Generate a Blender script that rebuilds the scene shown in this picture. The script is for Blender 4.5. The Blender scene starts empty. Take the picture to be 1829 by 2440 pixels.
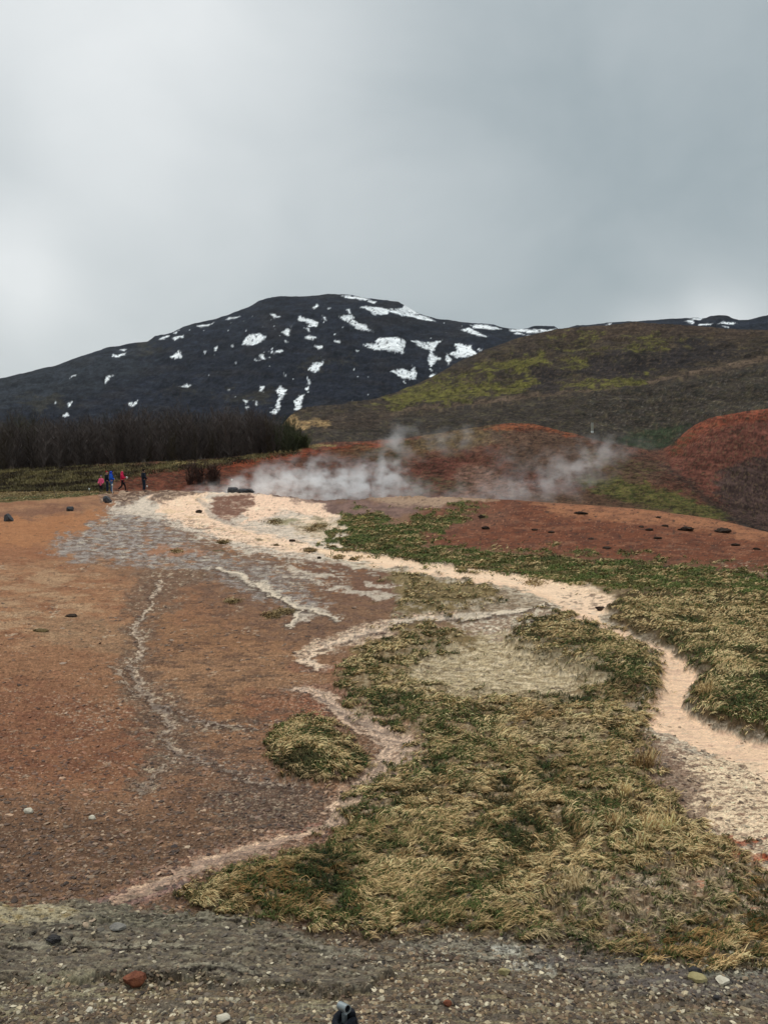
import bpy, bmesh, math, random
import numpy as np
from mathutils import Vector, Matrix
random.seed(7); RNG = np.random.default_rng(11)
scene = bpy.context.scene
COL = scene.collection
R = math.radians

# ------------------------------------------------------------------ camera
# measured on the photograph at a width of 1658 and a height of 2212
F, CX, CY, HZ, EYE = 1784.0, 829.0, 1106.0, 1000.0, 1.65
PITCH = math.atan((CY-HZ)/F)
SP, CP = math.sin(PITCH), math.cos(PITCH)
cam = bpy.data.cameras.new('camera'); camo = bpy.data.objects.new('camera', cam); COL.objects.link(camo)
cam.sensor_fit = 'VERTICAL'; cam.sensor_height = 24.0; cam.lens = 24.0*F/2212.0
cam.clip_start = 0.05; cam.clip_end = 30000
camo.location = (0, 0, EYE); camo.rotation_euler = (math.pi/2-PITCH, 0, 0)
scene.camera = camo

def zof(y, py):                       # height of a point seen in picture row py at forward distance y
    s = (CY-py)/F
    return EYE + y*(s*CP-SP)/(CP+s*SP)
def pix(x, y, z):
    Z = z-EYE; c = y*CP-Z*SP; up = y*SP+Z*CP
    c = np.maximum(c, 1e-3)
    return CX+F*x/c, CY-F*up/c
def raydir(px, py):
    dx = (px-CX)/F; dy = (CY-py)/F
    v = Vector((dx, CP+dy*SP, -SP+dy*CP)); v.normalize(); return v
def lin(c):
    a = np.asarray(c, float)/255.0
    return np.where(a <= 0.04045, a/12.92, ((a+0.055)/1.055)**2.4)

# ------------------------------------------------------------------ world, sun, exposure
SUN_EL, SUN_AZ = R(58), R(-40)        # azimuth from +Y towards +X
world = bpy.data.worlds.new('World'); scene.world = world; world.use_nodes = True
nt = world.node_tree; nt.nodes.clear()
def N(tree, typ, **kw):
    n = tree.nodes.new(typ)
    for k, v in kw.items(): setattr(n, k, v)
    return n
def setin(n, **kw):
    for k, v in kw.items(): n.inputs[k.replace('_', ' ')].default_value = v
def math_node(tree, op, a, b=None, c=None, clamp=False):
    n = N(tree, 'ShaderNodeMath', operation=op); n.use_clamp = clamp
    for i, v in enumerate((a, b, c)):
        if v is None: continue
        if hasattr(v, 'is_output'): tree.links.new(v, n.inputs[i])
        else: n.inputs[i].default_value = v
    return n.outputs[0]
def vmath(tree, op, a, b=None):
    n = N(tree, 'ShaderNodeVectorMath', operation=op)
    for i, v in enumerate((a, b)):
        if v is None: continue
        if hasattr(v, 'is_output'): tree.links.new(v, n.inputs[i])
        else: n.inputs[i].default_value = v
    return n
def build_world():
    L = nt.links
    out = N(nt, 'ShaderNodeOutputWorld'); bg = N(nt, 'ShaderNodeBackground')
    sky = N(nt, 'ShaderNodeTexSky', sky_type='NISHITA'); sky.sun_disc = False
    sky.sun_elevation = SUN_EL; sky.sun_rotation = SUN_AZ; sky.air_density = 1.5; sky.dust_density = 4.0
    tc = N(nt, 'ShaderNodeTexCoord')
    # clouds: directions warped by noise, soft bright and dark banks
    n1 = N(nt, 'ShaderNodeTexNoise'); setin(n1, Scale=1.6, Detail=4.0, Roughness=0.5)
    L.new(tc.outputs['Generated'], n1.inputs['Vector'])
    w = vmath(nt, 'SUBTRACT', n1.outputs['Color'], (0.5, 0.5, 0.5))
    w2 = N(nt, 'ShaderNodeVectorMath', operation='SCALE'); L.new(w.outputs[0], w2.inputs[0]); w2.inputs['Scale'].default_value = 0.30
    add = vmath(nt, 'ADD', tc.outputs['Generated'], w2.outputs[0])
    nrm = vmath(nt, 'NORMALIZE', add.outputs[0])
    total = None
    blobs = [(150, 60, 22, 0.33), (330, 260, 60, 0.08), (60, 560, 600, 0.22), (0, 330, 260, -0.13), (1560, 668, 900, 0.34),
             (1400, 690, 1200, 0.20), (1660, 645, 600, .10), (620, -40, 60, 0.12), (820, 150, 120, 0.07), (1450, 330, 22, -0.10), (600, 480, 30, -0.05),
             (90, 740, 60, 0.06)]
    for px, py, k, amp in blobs:
        d = vmath(nt, 'DOT_PRODUCT', nrm.outputs[0], tuple(raydir(px, py)))
        e = math_node(nt, 'SUBTRACT', d.outputs['Value'], 1.0)
        e = math_node(nt, 'MULTIPLY', e, float(k))
        e = math_node(nt, 'EXPONENT', e)
        e = math_node(nt, 'MULTIPLY', e, amp)
        total = e if total is None else math_node(nt, 'ADD', total, e)
    n2 = N(nt, 'ShaderNodeTexNoise'); setin(n2, Scale=3.0, Detail=7.0, Roughness=0.52, Distortion=0.4)
    mp = N(nt, 'ShaderNodeMapping'); mp.inputs['Scale'].default_value = (1.0, 1.0, 1.7)
    L.new(tc.outputs['Generated'], mp.inputs['Vector']); L.new(mp.outputs[0], n2.inputs['Vector'])
    nn = math_node(nt, 'SUBTRACT', n2.outputs['Fac'], 0.5)
    nn = math_node(nt, 'MULTIPLY', nn, 0.36)
    total = math_node(nt, 'ADD', total, nn)
    # colour: cool grey where dark, neutral where bright
    ramp = N(nt, 'ShaderNodeMapRange'); setin(ramp, From_Min=-0.15, From_Max=0.42)
    ramp.clamp = True
    L.new(total, ramp.inputs['Value'])
    mix = N(nt, 'ShaderNodeMix', data_type='RGBA')
    L.new(ramp.outputs[0], mix.inputs['Factor'])
    a = lin((161, 173, 178)); b = lin((232, 236, 237))
    mix.inputs[6].default_value = (*a, 1); mix.inputs[7].default_value = (*b, 1)
    # the overcast is brightest overhead
    sep = N(nt, 'ShaderNodeSeparateXYZ'); L.new(tc.outputs['Generated'], sep.inputs[0])
    zr = N(nt, 'ShaderNodeMapRange', interpolation_type='SMOOTHSTEP'); setin(zr, From_Min=0.52, From_Max=0.95, To_Min=1.0, To_Max=2.3)
    L.new(sep.outputs['Z'], zr.inputs['Value'])
    sc = N(nt, 'ShaderNodeVectorMath', operation='SCALE'); L.new(mix.outputs[2], sc.inputs[0])
    k = math_node(nt, 'MULTIPLY', zr.outputs[0], 9.6); L.new(k, sc.inputs['Scale'])
    s2 = N(nt, 'ShaderNodeVectorMath', operation='SCALE'); L.new(sky.outputs[0], s2.inputs[0]); s2.inputs['Scale'].default_value = 0.06
    fin = vmath(nt, 'ADD', sc.outputs[0], s2.outputs[0])
    L.new(fin.outputs[0], bg.inputs['Color']); bg.inputs['Strength'].default_value = 0.10
    L.new(bg.outputs[0], out.inputs['Surface'])
build_world()
sun = bpy.data.lights.new('sun', 'SUN'); suno = bpy.data.objects.new('sun', sun); COL.objects.link(suno)
sun.energy = 1.5; sun.angle = R(12); sun.color = (1.0, 0.95, 0.87)
sd = Vector((math.sin(SUN_AZ)*math.cos(SUN_EL), math.cos(SUN_AZ)*math.cos(SUN_EL), math.sin(SUN_EL)))
suno.rotation_euler = sd.to_track_quat('Z', 'Y').to_euler()
scene.view_settings.view_transform = 'Standard'; scene.view_settings.look = 'None'
scene.view_settings.exposure = -0.02; scene.view_settings.gamma = 1.0
scene.cycles.use_denoising = True
scene.cycles.max_bounces = 5; scene.cycles.volume_bounces = 4; scene.cycles.volume_step_rate = 1.0; scene.cycles.volume_max_steps = 128
scene.cycles.transparent_max_bounces = 8

# ------------------------------------------------------------------ noise
_p = np.random.default_rng(5).permutation(256).astype(np.int64); _p = np.concatenate([_p, _p, _p])
_ga = np.linspace(0, 2*np.pi, 17)[:16]; _gx, _gy = np.cos(_ga), np.sin(_ga)
def perlin(x, y, seed=0):
    x = np.asarray(x, float)+seed*17.31; y = np.asarray(y, float)+seed*7.77
    xi = np.floor(x); yi = np.floor(y); fx = x-xi; fy = y-yi
    xi = xi.astype(np.int64) & 255; yi = yi.astype(np.int64) & 255
    u = fx*fx*fx*(fx*(fx*6-15)+10); v = fy*fy*fy*(fy*(fy*6-15)+10)
    def g(ix, iy, dx, dy):
        h = _p[_p[ix]+iy] & 15
        return _gx[h]*dx+_gy[h]*dy
    a = g(xi, yi, fx, fy); b = g(xi+1, yi, fx-1, fy); c = g(xi, yi+1, fx, fy-1); d = g(xi+1, yi+1, fx-1, fy-1)
    return ((a+(b-a)*u)*(1-v)+(c+(d-c)*u)*v)*1.5
def fbm(x, y, oct=4, seed=0, rough=0.5, ridged=False):
    t = 0; a = 1.0; s = 0; f = 1.0
    for i in range(oct):
        n = perlin(x*f, y*f, seed+i*3)
        if ridged: n = 1-2*np.abs(n)
        t = t+a*n; s += a; a *= rough; f *= 2.03
    return t/s
def ridge(x, y, oct=4, seed=0, rough=.6):
    q = fbm(x, y, oct, seed, rough); return 1-2*np.abs(q)*(.34/q.std())
def sstep(a, b, x):
    t = np.clip((x-a)/(b-a), 0, 1); return t*t*(3-2*t)

# ------------------------------------------------------------------ shape of the land
def tab(*rows): return np.array(rows, float)
def near_z(y): return -0.98*(1-math.exp(-y/8.0))
crest = tab((-500,48,1090),(0,50,1083),(150,56,1075),(250,63,1066),(350,63,1064),(450,62,1065),(560,58,1068),(620,54,1074),(680,48,1082),(760,44,1081),
            (850,42,1076),(1000,38,1076),(1100,36,1081),(1200,35,1088),(1300,34.5,1095),(1400,34,1103),(1530,33,1122),(1658,32,1150),(1800,31,1185),(2300,30,1230))
ridge_a = tab((-500,95,1040),(0,95,1018),(150,95,1010),(300,97,1000),(500,100,988),(600,102,974),(670,104,962),(760,106,954),(850,108,949),(950,108,936),(1030,105,922),
              (1100,104,915),(1140,104,916),(1180,103,924),(1250,100,940),(1330,96,965),(1400,92,990),(1430,88,1012),(1500,82,1062),(1560,78,1105),(1658,76,1155),(2300,76,1220))
ridge_b = tab((-500,150,1020),(0,150,1008),(300,150,1000),(500,150,992),(670,150,962),(850,145,956),(1000,140,940),(1200,140,946),(1330,138,968),(1400,135,985),
              (1425,132,992),(1450,130,965),(1475,130,935),(1500,130,915),(1540,130,901),(1600,132,891),(1658,135,884),(1800,140,870),(2300,140,860))
vale = tab((-500,200,1015),(0,200,1008),(500,200,996),(640,200,975),(700,200,950),(850,200,950),(1000,200,938),(1100,200,928),(1200,200,934),(1330,200,952),(1400,200,965),
           (1450,200,958),(1500,200,926),(1600,200,902),(1658,200,893),(2300,200,870))
bench = tab((-500,260,1010),(500,260,996),(620,260,960),(660,270,925),(700,280,916),(800,285,905),(900,290,896),(1000,290,886),(1200,290,862),(1400,290,838),(1658,290,795),(2300,290,740))
ridge_c = tab((-500,500,1005),(500,500,996),(590,500,950),(640,520,893),(720,540,881),(800,560,868),(860,580,850),(920,600,822),(1000,600,778),(1060,600,752),(1110,600,733),
              (1200,600,712),(1300,600,704),(1345,600,701),(1362,600,695),(1380,600,700),(1450,600,703),(1560,600,712),(1658,600,716),(2300,600,740))
sky_line = tab((-900,930),(-500,900),(-200,862),(0,822),(60,808),(100,797),(130,790),(180,772),(230,756),(290,743),(325,738),(340,727),(370,722),(400,709),(440,698),(500,681),
               (540,665),(560,654),(578,647),(600,643),(660,643),(685,640),(710,637),(760,640),(790,645),(820,648),(860,655),(882,669),(910,682),(940,690),(1000,697),(1060,702),
               (1090,712),(1120,715),(1135,714),(1148,708),(1165,706),(1192,707),(1203,715),(1225,709),(1240,704),(1300,701),(1400,695),(1460,691),(1500,689),(1515,690),(1524,685),
               (1540,683),(1558,685),(1570,690),(1585,693),(1605,692),(1630,685),(1658,679),(1750,664),(1900,660),(2300,690))
def land_z(pxc, y):
    """heights on a grid: one column per pxc (x/y direction), one row per distance y"""
    ncol = len(pxc)
    Y, Z = [], []
    one = np.ones(ncol)
    for yy in (0.3, 1.5, 3, 5, 8, 12, 16, 19.5):
        side = 0.0
        Y.append(one*yy); Z.append(one*near_z(yy)+0.02*yy*np.clip((300-pxc)/600, 0, 1)*math.exp(-yy/30))
    def put(t, dy=0, dp=0):
        yy = np.interp(pxc, t[:,0], t[:,1])+dy; pp = np.interp(pxc, t[:,0], t[:,2])+dp
        Y.append(yy); Z.append(zof(yy, pp)); return yy, pp
    # halfway to the crest: the foot of the red mound on the right, the flat on the left
    foot = np.interp(pxc, [600, 720, 800, 1200, 1658], [0, 0.0, 0.0, 0, 0.0])
    Y.append(one*25.5); Z.append(np.interp(pxc, [-500, 0, 300, 640, 760, 900, 1200, 1658], [-.8, -.86, -.93, -.96, -.93, -.80, -.72, -.80]))
    cy, cp = put(crest)
    dy = np.interp(pxc, [350, 430, 800, 1200], [4, 5, 7, 8]); dp = np.interp(pxc, [300, 400, 500, 800, 1200], [-2, -1, 4, 7, 9])
    Y.append(cy+dy); Z.append(zof(cy+dy, cp+dp))
    f = tab((-500,74,1070),(0,74,1060),(250,74,1056),(450,74,1060),(600,73,1078),(760,72,1084),(1000,72,1085),(1200,70,1095),(1400,68,1113),(1530,67,1135),(1658,66,1162),(2300,66,1240))
    put(f)
    ay, ap = put(ridge_a)
    Y.append(ay+13); Z.append(zof(ay+13, ap+np.interp(pxc, [600, 760], [2, 7])))
    put(ridge_b); put(vale); by, bp = put(bench)
    Y.append(by+45); Z.append(zof(by+45, bp+1.5))
    r3, p3 = put(ridge_c)
    Y.append(r3+110); Z.append(zof(r3+110, p3+14))
    Y.append(one*880); Z.append(zof(880, one*985))
    S = np.interp(pxc, sky_line[:,0], sky_line[:,1])
    for yy, k in ((1150, .90), (1700, .60), (2400, .29), (2950, .09)):
        Y.append(one*yy); Z.append(zof(yy, S*(1-k)+985*k))
    Y.append(one*3300); Z.append(zof(3300, S))
    Y.append(one*3650); Z.append(zof(3650, S+14))
    Y.append(one*4600); Z.append(zof(4600, S+95))
    Y.append(one*6500); Z.append(one*0+10); Y.append(one*9500); Z.append(one*0+5)
    Y = np.array(Y); Z = np.array(Z)          # K x ncol
    # soften the side-to-side kinks of every node but the far sky line
    K = len(Y)
    # monotone cubic through the nodes of each column
    H = np.diff(Y, axis=0); D = np.diff(Z, axis=0)/H
    M = np.zeros_like(Z)
    s = (D[1:]*D[:-1]) > 0
    w1 = 2*H[1:]+H[:-1]; w2 = H[1:]+2*H[:-1]
    with np.errstate(divide='ignore', invalid='ignore'):
        hm = (w1+w2)/(w1/D[:-1]+w2/D[1:])
    M[1:-1] = np.where(s, hm, 0); M[0] = D[0]; M[-1] = D[-1]
    out = np.zeros((len(y), ncol))
    for k in range(K-1):
        hit = (y[:,None] >= Y[k][None]) & (y[:,None] <= Y[k+1][None])
        if not hit.any(): continue
        t = (y[:,None]-Y[k][None])/H[k][None]
        t2 = t*t; t3 = t2*t
        v = (2*t3-3*t2+1)*Z[k]+(t3-2*t2+t)*H[k]*M[k]+(-2*t3+3*t2)*Z[k+1]+(t3-t2)*H[k]*M[k+1]
        out = np.where(hit, v, out)
    return out
def smooth_cols(a, w):
    k = np.exp(-0.5*(np.arange(-3*w, 3*w+1)/w)**2); k /= k.sum()
    p = np.pad(a, ((0, 0), (3*w, 3*w)), mode='edge')
    return np.apply_along_axis(lambda r: np.convolve(r, k, mode='valid'), 1, p)

# columns: dense in view, wide beyond it
dense = np.linspace(-190, 1850, 1020)
step_ = np.concatenate([np.linspace(3, 6, 110), np.linspace(8, 260, 22)]); left = -190-np.cumsum(step_)[::-1]; right = 1850+np.cumsum(step_)
PXC = np.concatenate([left, dense, right]); UU = (PXC-CX)/F*1.0
NC = len(PXC)
def rows(y0, y1, n, cols=(100, 500, 900, 1200, 1550)):
    yy = np.exp(np.linspace(math.log(y0), math.log(y1), 3000))
    z = land_z(np.array(cols, float), yy)
    _, py = pix(0, yy[:,None], z)
    w = np.abs(np.diff(py, axis=0)).mean(axis=1)+0.12*np.abs(np.diff(py, axis=0)).max(axis=1)+np.diff(np.log(yy))*45
    c = np.concatenate([[0], np.cumsum(w)]); c /= c[-1]
    r = np.interp(np.linspace(0, 1, n), c, yy); r[0] = y0; r[-1] = y1
    return r

# ------------------------------------------------------------------ painting helpers: albedo and cover on the land, in patches
def sdf_poly(px, py, poly):
    P = np.array(poly, float); Q = np.roll(P, -1, axis=0)
    d = np.full(px.shape, 1e9); inside = np.zeros(px.shape, bool)
    for (ax, ay), (bx, by) in zip(P, Q):
        ex, ey = bx-ax, by-ay; wx, wy = px-ax, py-ay
        t = np.clip((wx*ex+wy*ey)/(ex*ex+ey*ey+1e-9), 0, 1)
        d = np.minimum(d, (wx-ex*t)**2+(wy-ey*t)**2)
        c = ((ay > py) != (by > py))
        if c.any(): inside ^= c & (px < (bx-ax)*(py-ay)/((by-ay) if by != ay else 1e-9)+ax)
    d = np.sqrt(d)
    return np.where(inside, -d, d)
class Canvas:
    def __init__(s, X, Y, Z, base):
        s.X, s.Y, s.Z = X.ravel(), Y.ravel(), Z.ravel()
        s.px, s.py = pix(s.X, s.Y, s.Z)
        s.col = np.tile(lin(base), (s.px.size, 1))
        s.grass = np.zeros(s.px.size)
        # warps: world-scaled wobble of every outline
        lx = s.px/1.0; ly = s.py/1.0
        s.wa = fbm(lx/46, ly/15, 6, 1, .68); s.wb = fbm(lx/46, ly/15, 6, 9, .68); s.wa *= .42/s.wa.std(); s.wb *= .42/s.wb.std()
        s.m = {}
    def mot(s, sx, sy, seed=0, oct=4, rough=.6):
        k = (sx, sy, seed, oct)
        if k not in s.m: q = fbm(s.px/sx, s.py/sy, oct, seed, rough); s.m[k] = q*(.21/q.std())
        return s.m[k]
    def mask(s, poly, feather=6, warp=14, aspect=1.0, bound=None):
        P = np.array(poly, float); m = 3*feather+2*warp+10
        b = (s.px > P[:,0].min()-m) & (s.px < P[:,0].max()+m) & (s.py > P[:,1].min()-m) & (s.py < P[:,1].max()+m)
        out = np.zeros(s.px.size)
        i = np.nonzero(b)[0]
        if i.size == 0: return out
        d = sdf_poly(s.px[i]+s.wa[i]*warp*1.6, s.py[i]+s.wb[i]*warp*0.8, poly)
        out[i] = 1-sstep(-feather, feather, d)
        return out
    def line(s, pts, asp=2.5, feather=.35, warp=14):
        """pts: (px, py, half width); heights count asp times"""
        P = np.array(pts, float); out = np.zeros(s.px.size); m = P[:,2].max()*2+2*warp+10
        b = (s.px > P[:,0].min()-m) & (s.px < P[:,0].max()+m) & (s.py > P[:,1].min()-m) & (s.py < P[:,1].max()+m)
        i = np.nonzero(b)[0]
        if i.size == 0: return out
        x = s.px[i]+s.wa[i]*warp*1.6; y = (s.py[i]+s.wb[i]*warp*0.6)*asp; best = np.full(i.size, 1e9)
        for a, c in zip(P[:-1], P[1:]):
            ex, ey = c[0]-a[0], (c[1]-a[1])*asp; wx, wy = x-a[0], y-a[1]*asp
            t = np.clip((wx*ex+wy*ey)/(ex*ex+ey*ey+1e-9), 0, 1)
            d = np.hypot(wx-ex*t, wy-ey*t)/(a[2]+(c[2]-a[2])*t)
            best = np.minimum(best, d)
        out[i] = 1-sstep(1-feather, 1+feather, best)
        return out
    def mixin(s, m, c, op=1.0):
        a = (m*op)[:,None]; s.col = s.col*(1-a)+lin(c)*a
    def P(s, poly, c, feather=6, warp=14, op=1.0, c2=None, mot=None, thr=(-.1, .25)):
        m = s.mask(poly, feather, warp)
        s.mixin(m, c, op)
        if c2 is not None:
            k = sstep(thr[0], thr[1], s.mot(*(mot or (26, 8, 3))))
            s.mixin(m*k, c2, op)
        return m
def make_grid(name, rws, Xg, Yg, Zg, col, mat, wet=0.0):
    nr, nc = Zg.shape
    me = bpy.data.meshes.new(name)
    co = np.stack([Xg, Yg, Zg], -1).reshape(-1, 3).astype(np.float32)
    i = np.arange(nr-1)[:,None]*nc+np.arange(nc-1)[None]
    q = np.stack([i, i+1, i+nc+1, i+nc], -1).reshape(-1, 4).astype(np.int32)
    mesh_from(me, co, q)
    attr(me, 'Col', col, wet)
    me.materials.append(mat)
    o = bpy.data.objects.new(name, me); COL.objects.link(o)
    return o
def mesh_from(me, co, q, smooth=True):
    nq, k = q.shape
    me.vertices.add(len(co)); me.vertices.foreach_set('co', co.astype(np.float32).ravel())
    me.loops.add(nq*k); me.loops.foreach_set('vertex_index', q.astype(np.int32).ravel())
    me.polygons.add(nq); me.polygons.foreach_set('loop_start', np.arange(0, nq*k, k, dtype=np.int32))
    me.polygons.foreach_set('use_smooth', np.full(nq, smooth))
    me.update(calc_edges=True)
def attr(me, name, col, wet=0.0):
    a = me.color_attributes.new(name, 'FLOAT_COLOR', 'POINT')
    c = np.ones((len(me.vertices), 4), np.float32); c[:,:3] = col; c[:,3] = wet
    a.data.foreach_set('color', c.ravel())

# ------------------------------------------------------------------ materials
def land_mat(name, scales, amt, bump, rough=0.9, bump_dist=0.02, spec=.25):
    m = bpy.data.materials.new(name); m.use_nodes = True; t = m.node_tree; b = t.nodes['Principled BSDF']
    at = N(t, 'ShaderNodeAttribute', attribute_name='Col'); tc = N(t, 'ShaderNodeTexCoord')
    fac = None; bh = None
    for i, (s, a) in enumerate(zip(scales, amt)):
        n = N(t, 'ShaderNodeTexNoise'); setin(n, Scale=s, Detail=6.0, Roughness=0.65)
        t.links.new(tc.outputs['Object'], n.inputs['Vector'])
        mr = N(t, 'ShaderNodeMapRange'); setin(mr, From_Min=.3, From_Max=.7, To_Min=1-a, To_Max=1+a); mr.clamp = False
        t.links.new(n.outputs['Fac'], mr.inputs['Value'])
        fac = mr.outputs[0] if fac is None else math_node(t, 'MULTIPLY', fac, mr.outputs[0])
        bh = n.outputs['Fac'] if bh is None else math_node(t, 'ADD', bh, n.outputs['Fac'])
    sc = N(t, 'ShaderNodeVectorMath', operation='SCALE'); t.links.new(at.outputs['Color'], sc.inputs[0]); t.links.new(fac, sc.inputs['Scale'])
    t.links.new(sc.outputs[0], b.inputs['Base Color'])
    bp = N(t, 'ShaderNodeBump'); setin(bp, Strength=bump, Distance=bump_dist)
    t.links.new(bh, bp.inputs['Height']); t.links.new(bp.outputs[0], b.inputs['Normal'])
    r_ = math_node(t, 'MULTIPLY_ADD', at.outputs['Alpha'], -.62, rough); t.links.new(r_, b.inputs['Roughness'])
    sp_ = math_node(t, 'MULTIPLY_ADD', at.outputs['Alpha'], .35, spec); t.links.new(sp_, b.inputs['Specular IOR Level'])
    return m
def col_mat(name, rough=.8, spec=.2, subs=0.0, vary=0.12, scale=30):
    m = bpy.data.materials.new(name); m.use_nodes = True; t = m.node_tree; b = t.nodes['Principled BSDF']
    at = N(t, 'ShaderNodeAttribute', attribute_name='Col'); tc = N(t, 'ShaderNodeTexCoord')
    n = N(t, 'ShaderNodeTexNoise'); setin(n, Scale=scale, Detail=3.0); t.links.new(tc.outputs['Object'], n.inputs['Vector'])
    mr = N(t, 'ShaderNodeMapRange'); setin(mr, From_Min=.3, From_Max=.7, To_Min=1-vary, To_Max=1+vary); t.links.new(n.outputs['Fac'], mr.inputs['Value'])
    sc = N(t, 'ShaderNodeVectorMath', operation='SCALE'); t.links.new(at.outputs['Color'], sc.inputs[0]); t.links.new(mr.outputs[0], sc.inputs['Scale'])
    t.links.new(sc.outputs[0], b.inputs['Base Color'])
    b.inputs['Roughness'].default_value = rough; b.inputs['Specular IOR Level'].default_value = spec
    return m
def plain_mat(name, c, rough=.8, spec=.3, metal=0, vary=.15, scale=20, bump=0.0, c2=None):
    m = bpy.data.materials.new(name); m.use_nodes = True; t = m.node_tree; b = t.nodes['Principled BSDF']
    tc = N(t, 'ShaderNodeTexCoord'); n = N(t, 'ShaderNodeTexNoise'); setin(n, Scale=scale, Detail=5.0, Roughness=.65)
    t.links.new(tc.outputs['Object'], n.inputs['Vector'])
    mx = N(t, 'ShaderNodeMix', data_type='RGBA'); mr = N(t, 'ShaderNodeMapRange'); setin(mr, From_Min=.35, From_Max=.65)
    t.links.new(n.outputs['Fac'], mr.inputs['Value']); t.links.new(mr.outputs[0], mx.inputs['Factor'])
    a = lin(c); d = lin(c2) if c2 is not None else a*(1+vary)
    if c2 is None: a = a*(1-vary)
    mx.inputs[6].default_value = (*a, 1); mx.inputs[7].default_value = (*d, 1)
    t.links.new(mx.outputs[2], b.inputs['Base Color'])
    b.inputs['Roughness'].default_value = rough; b.inputs['Specular IOR Level'].default_value = spec; b.inputs['Metallic'].default_value = metal
    if bump:
        bp = N(t, 'ShaderNodeBump'); setin(bp, Strength=bump, Distance=.02); t.links.new(n.outputs['Fac'], bp.inputs['Height']); t.links.new(bp.outputs[0], b.inputs['Normal'])
    return m
M_GROUND = land_mat('soil', (60.0, 14.0, 2.2), (.26, .18, .10), .75, .95, .014, .06)
M_HILL = land_mat('hillside', (1.4, .28, .06), (.28, .26, .2), .8, .95, .30, .05)
M_MOUNT = land_mat('mountainside', (.08, .02, .006), (.28, .26, .2), .8, .95, 10.0, .05)
exec_order = []
# ------------------------------------------------------------------ the ground: basin, silt fans, streams, red mound
RG = rows(2.4, 70.0, 900)
ZB = smooth_cols(land_z(PXC, RG), 5)
XG = UU[None]*RG[:,None]; YG = np.repeat(RG[:,None], NC, 1)
C = Canvas(XG, YG, ZB, (126, 97, 78))
px, py, mot = C.px, C.py, C.mot
fade_mid = sstep(1190, 1260, py)
# broad tint by distance
C.mixin(sstep(1690, 1780, py)*(1-sstep(1930, 1980, py))*(1-sstep(650, 760, px)), (88, 66, 52), .6)
C.mixin(sstep(1700, 1850, py), (102, 78, 62)); C.mixin(sstep(0, .4, mot(60, 14, 4))*sstep(1230, 1300, py), (140, 108, 84), .7)
LEFT = [(-2500,1040),(0,1040),(240,1050),(262,1082),(248,1108),(200,1128),(150,1160),(122,1190),(170,1222),(300,1240),(335,1290),(300,1335),(265,1400),(285,1490),(345,1560),(340,1640),(310,1700),(-2500,1720)]
C.P(LEFT, (152, 112, 84), 26, 40, 1, (136, 96, 72), (70, 12, 6))
C.mixin(C.mask([(-900,1200),(120,1215),(240,1260),(200,1340),(60,1400),(-900,1400)], 40, 40)*sstep(-.2, .25, mot(90, 16, 501)), (166, 136, 108), .75)
C.mixin(sstep(1340, 1450, py)*(1-sstep(1700, 1800, py)), (134, 98, 74), .6)
C.mixin(C.mask([(300,1240),(640,1300),(700,1480),(640,1560),(400,1600),(300,1500)], 40, 40), (142, 104, 76), .7)
C.P([(-900,1085),(60,1100),(190,1085),(230,1080),(190,1092),(60,1122),(-900,1125)], (118, 84, 68), 5, 12, .75)
C.P([(-900,1130),(100,1120),(210,1100),(240,1112),(150,1150),(90,1180),(-900,1190)], (164, 112, 76), 8, 12, .7)
C.P([(-900,1185),(100,1180),(125,1200),(60,1215),(-900,1220)], (140, 92, 66), 6, 12, .6)
C.P([(-900,1470),(130,1480),(250,1530),(345,1600),(330,1650),(200,1690),(-900,1740)], (124, 84, 64), 40, 40, .6, (112, 74, 58), (60, 16, 8))
C.P([(340,1250),(500,1225),(640,1300),(600,1340),(420,1350),(330,1300)], (138, 98, 74), 18, 30, .6)
C.P([(340,1420),(600,1400),(700,1470),(640,1500),(400,1520),(330,1470)], (146, 112, 86), 16, 22, .7)
C.P([(500,1500),(640,1490),(760,1560),(700,1560),(560,1560)], (128, 86, 66), 12, 20, .7)
C.P([(40,1330),(200,1330),(330,1370),(280,1420),(100,1390)], (150, 122, 96), 14, 20, .5, (118, 96, 76), (30, 7, 21), (.05, .25))
# brown floor between the fans
C.P([(420,1215),(700,1215),(860,1250),(860,1330),(740,1400),(640,1400),(440,1300)], (126, 96, 76), 26, 34, .8, (106, 82, 70), (30, 9, 5))
C.P([(680,1200),(860,1240),(850,1300),(760,1300),(650,1250)], (112, 82, 68), 12, 20, .7)
# grey mud
GM = [(250,1088),(330,1072),(400,1090),(350,1130),(440,1190),(540,1225),(640,1270),(700,1310),(650,1335),(560,1295),(450,1245),(350,1222),(250,1212),(150,1206),(115,1182),(150,1158),(235,1118)]
C.P(GM, (152, 143, 138), 9, 20, .95, (118, 100, 90), (20, 5, 3), (-.05, .25))
C.P([(440,1205),(560,1215),(640,1240),(690,1240),(620,1275),(600,1310),(520,1250)], (150, 141, 134), 8, 18, .8, (112, 92, 82), (26, 7, 4), (-.05, .2))
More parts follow.
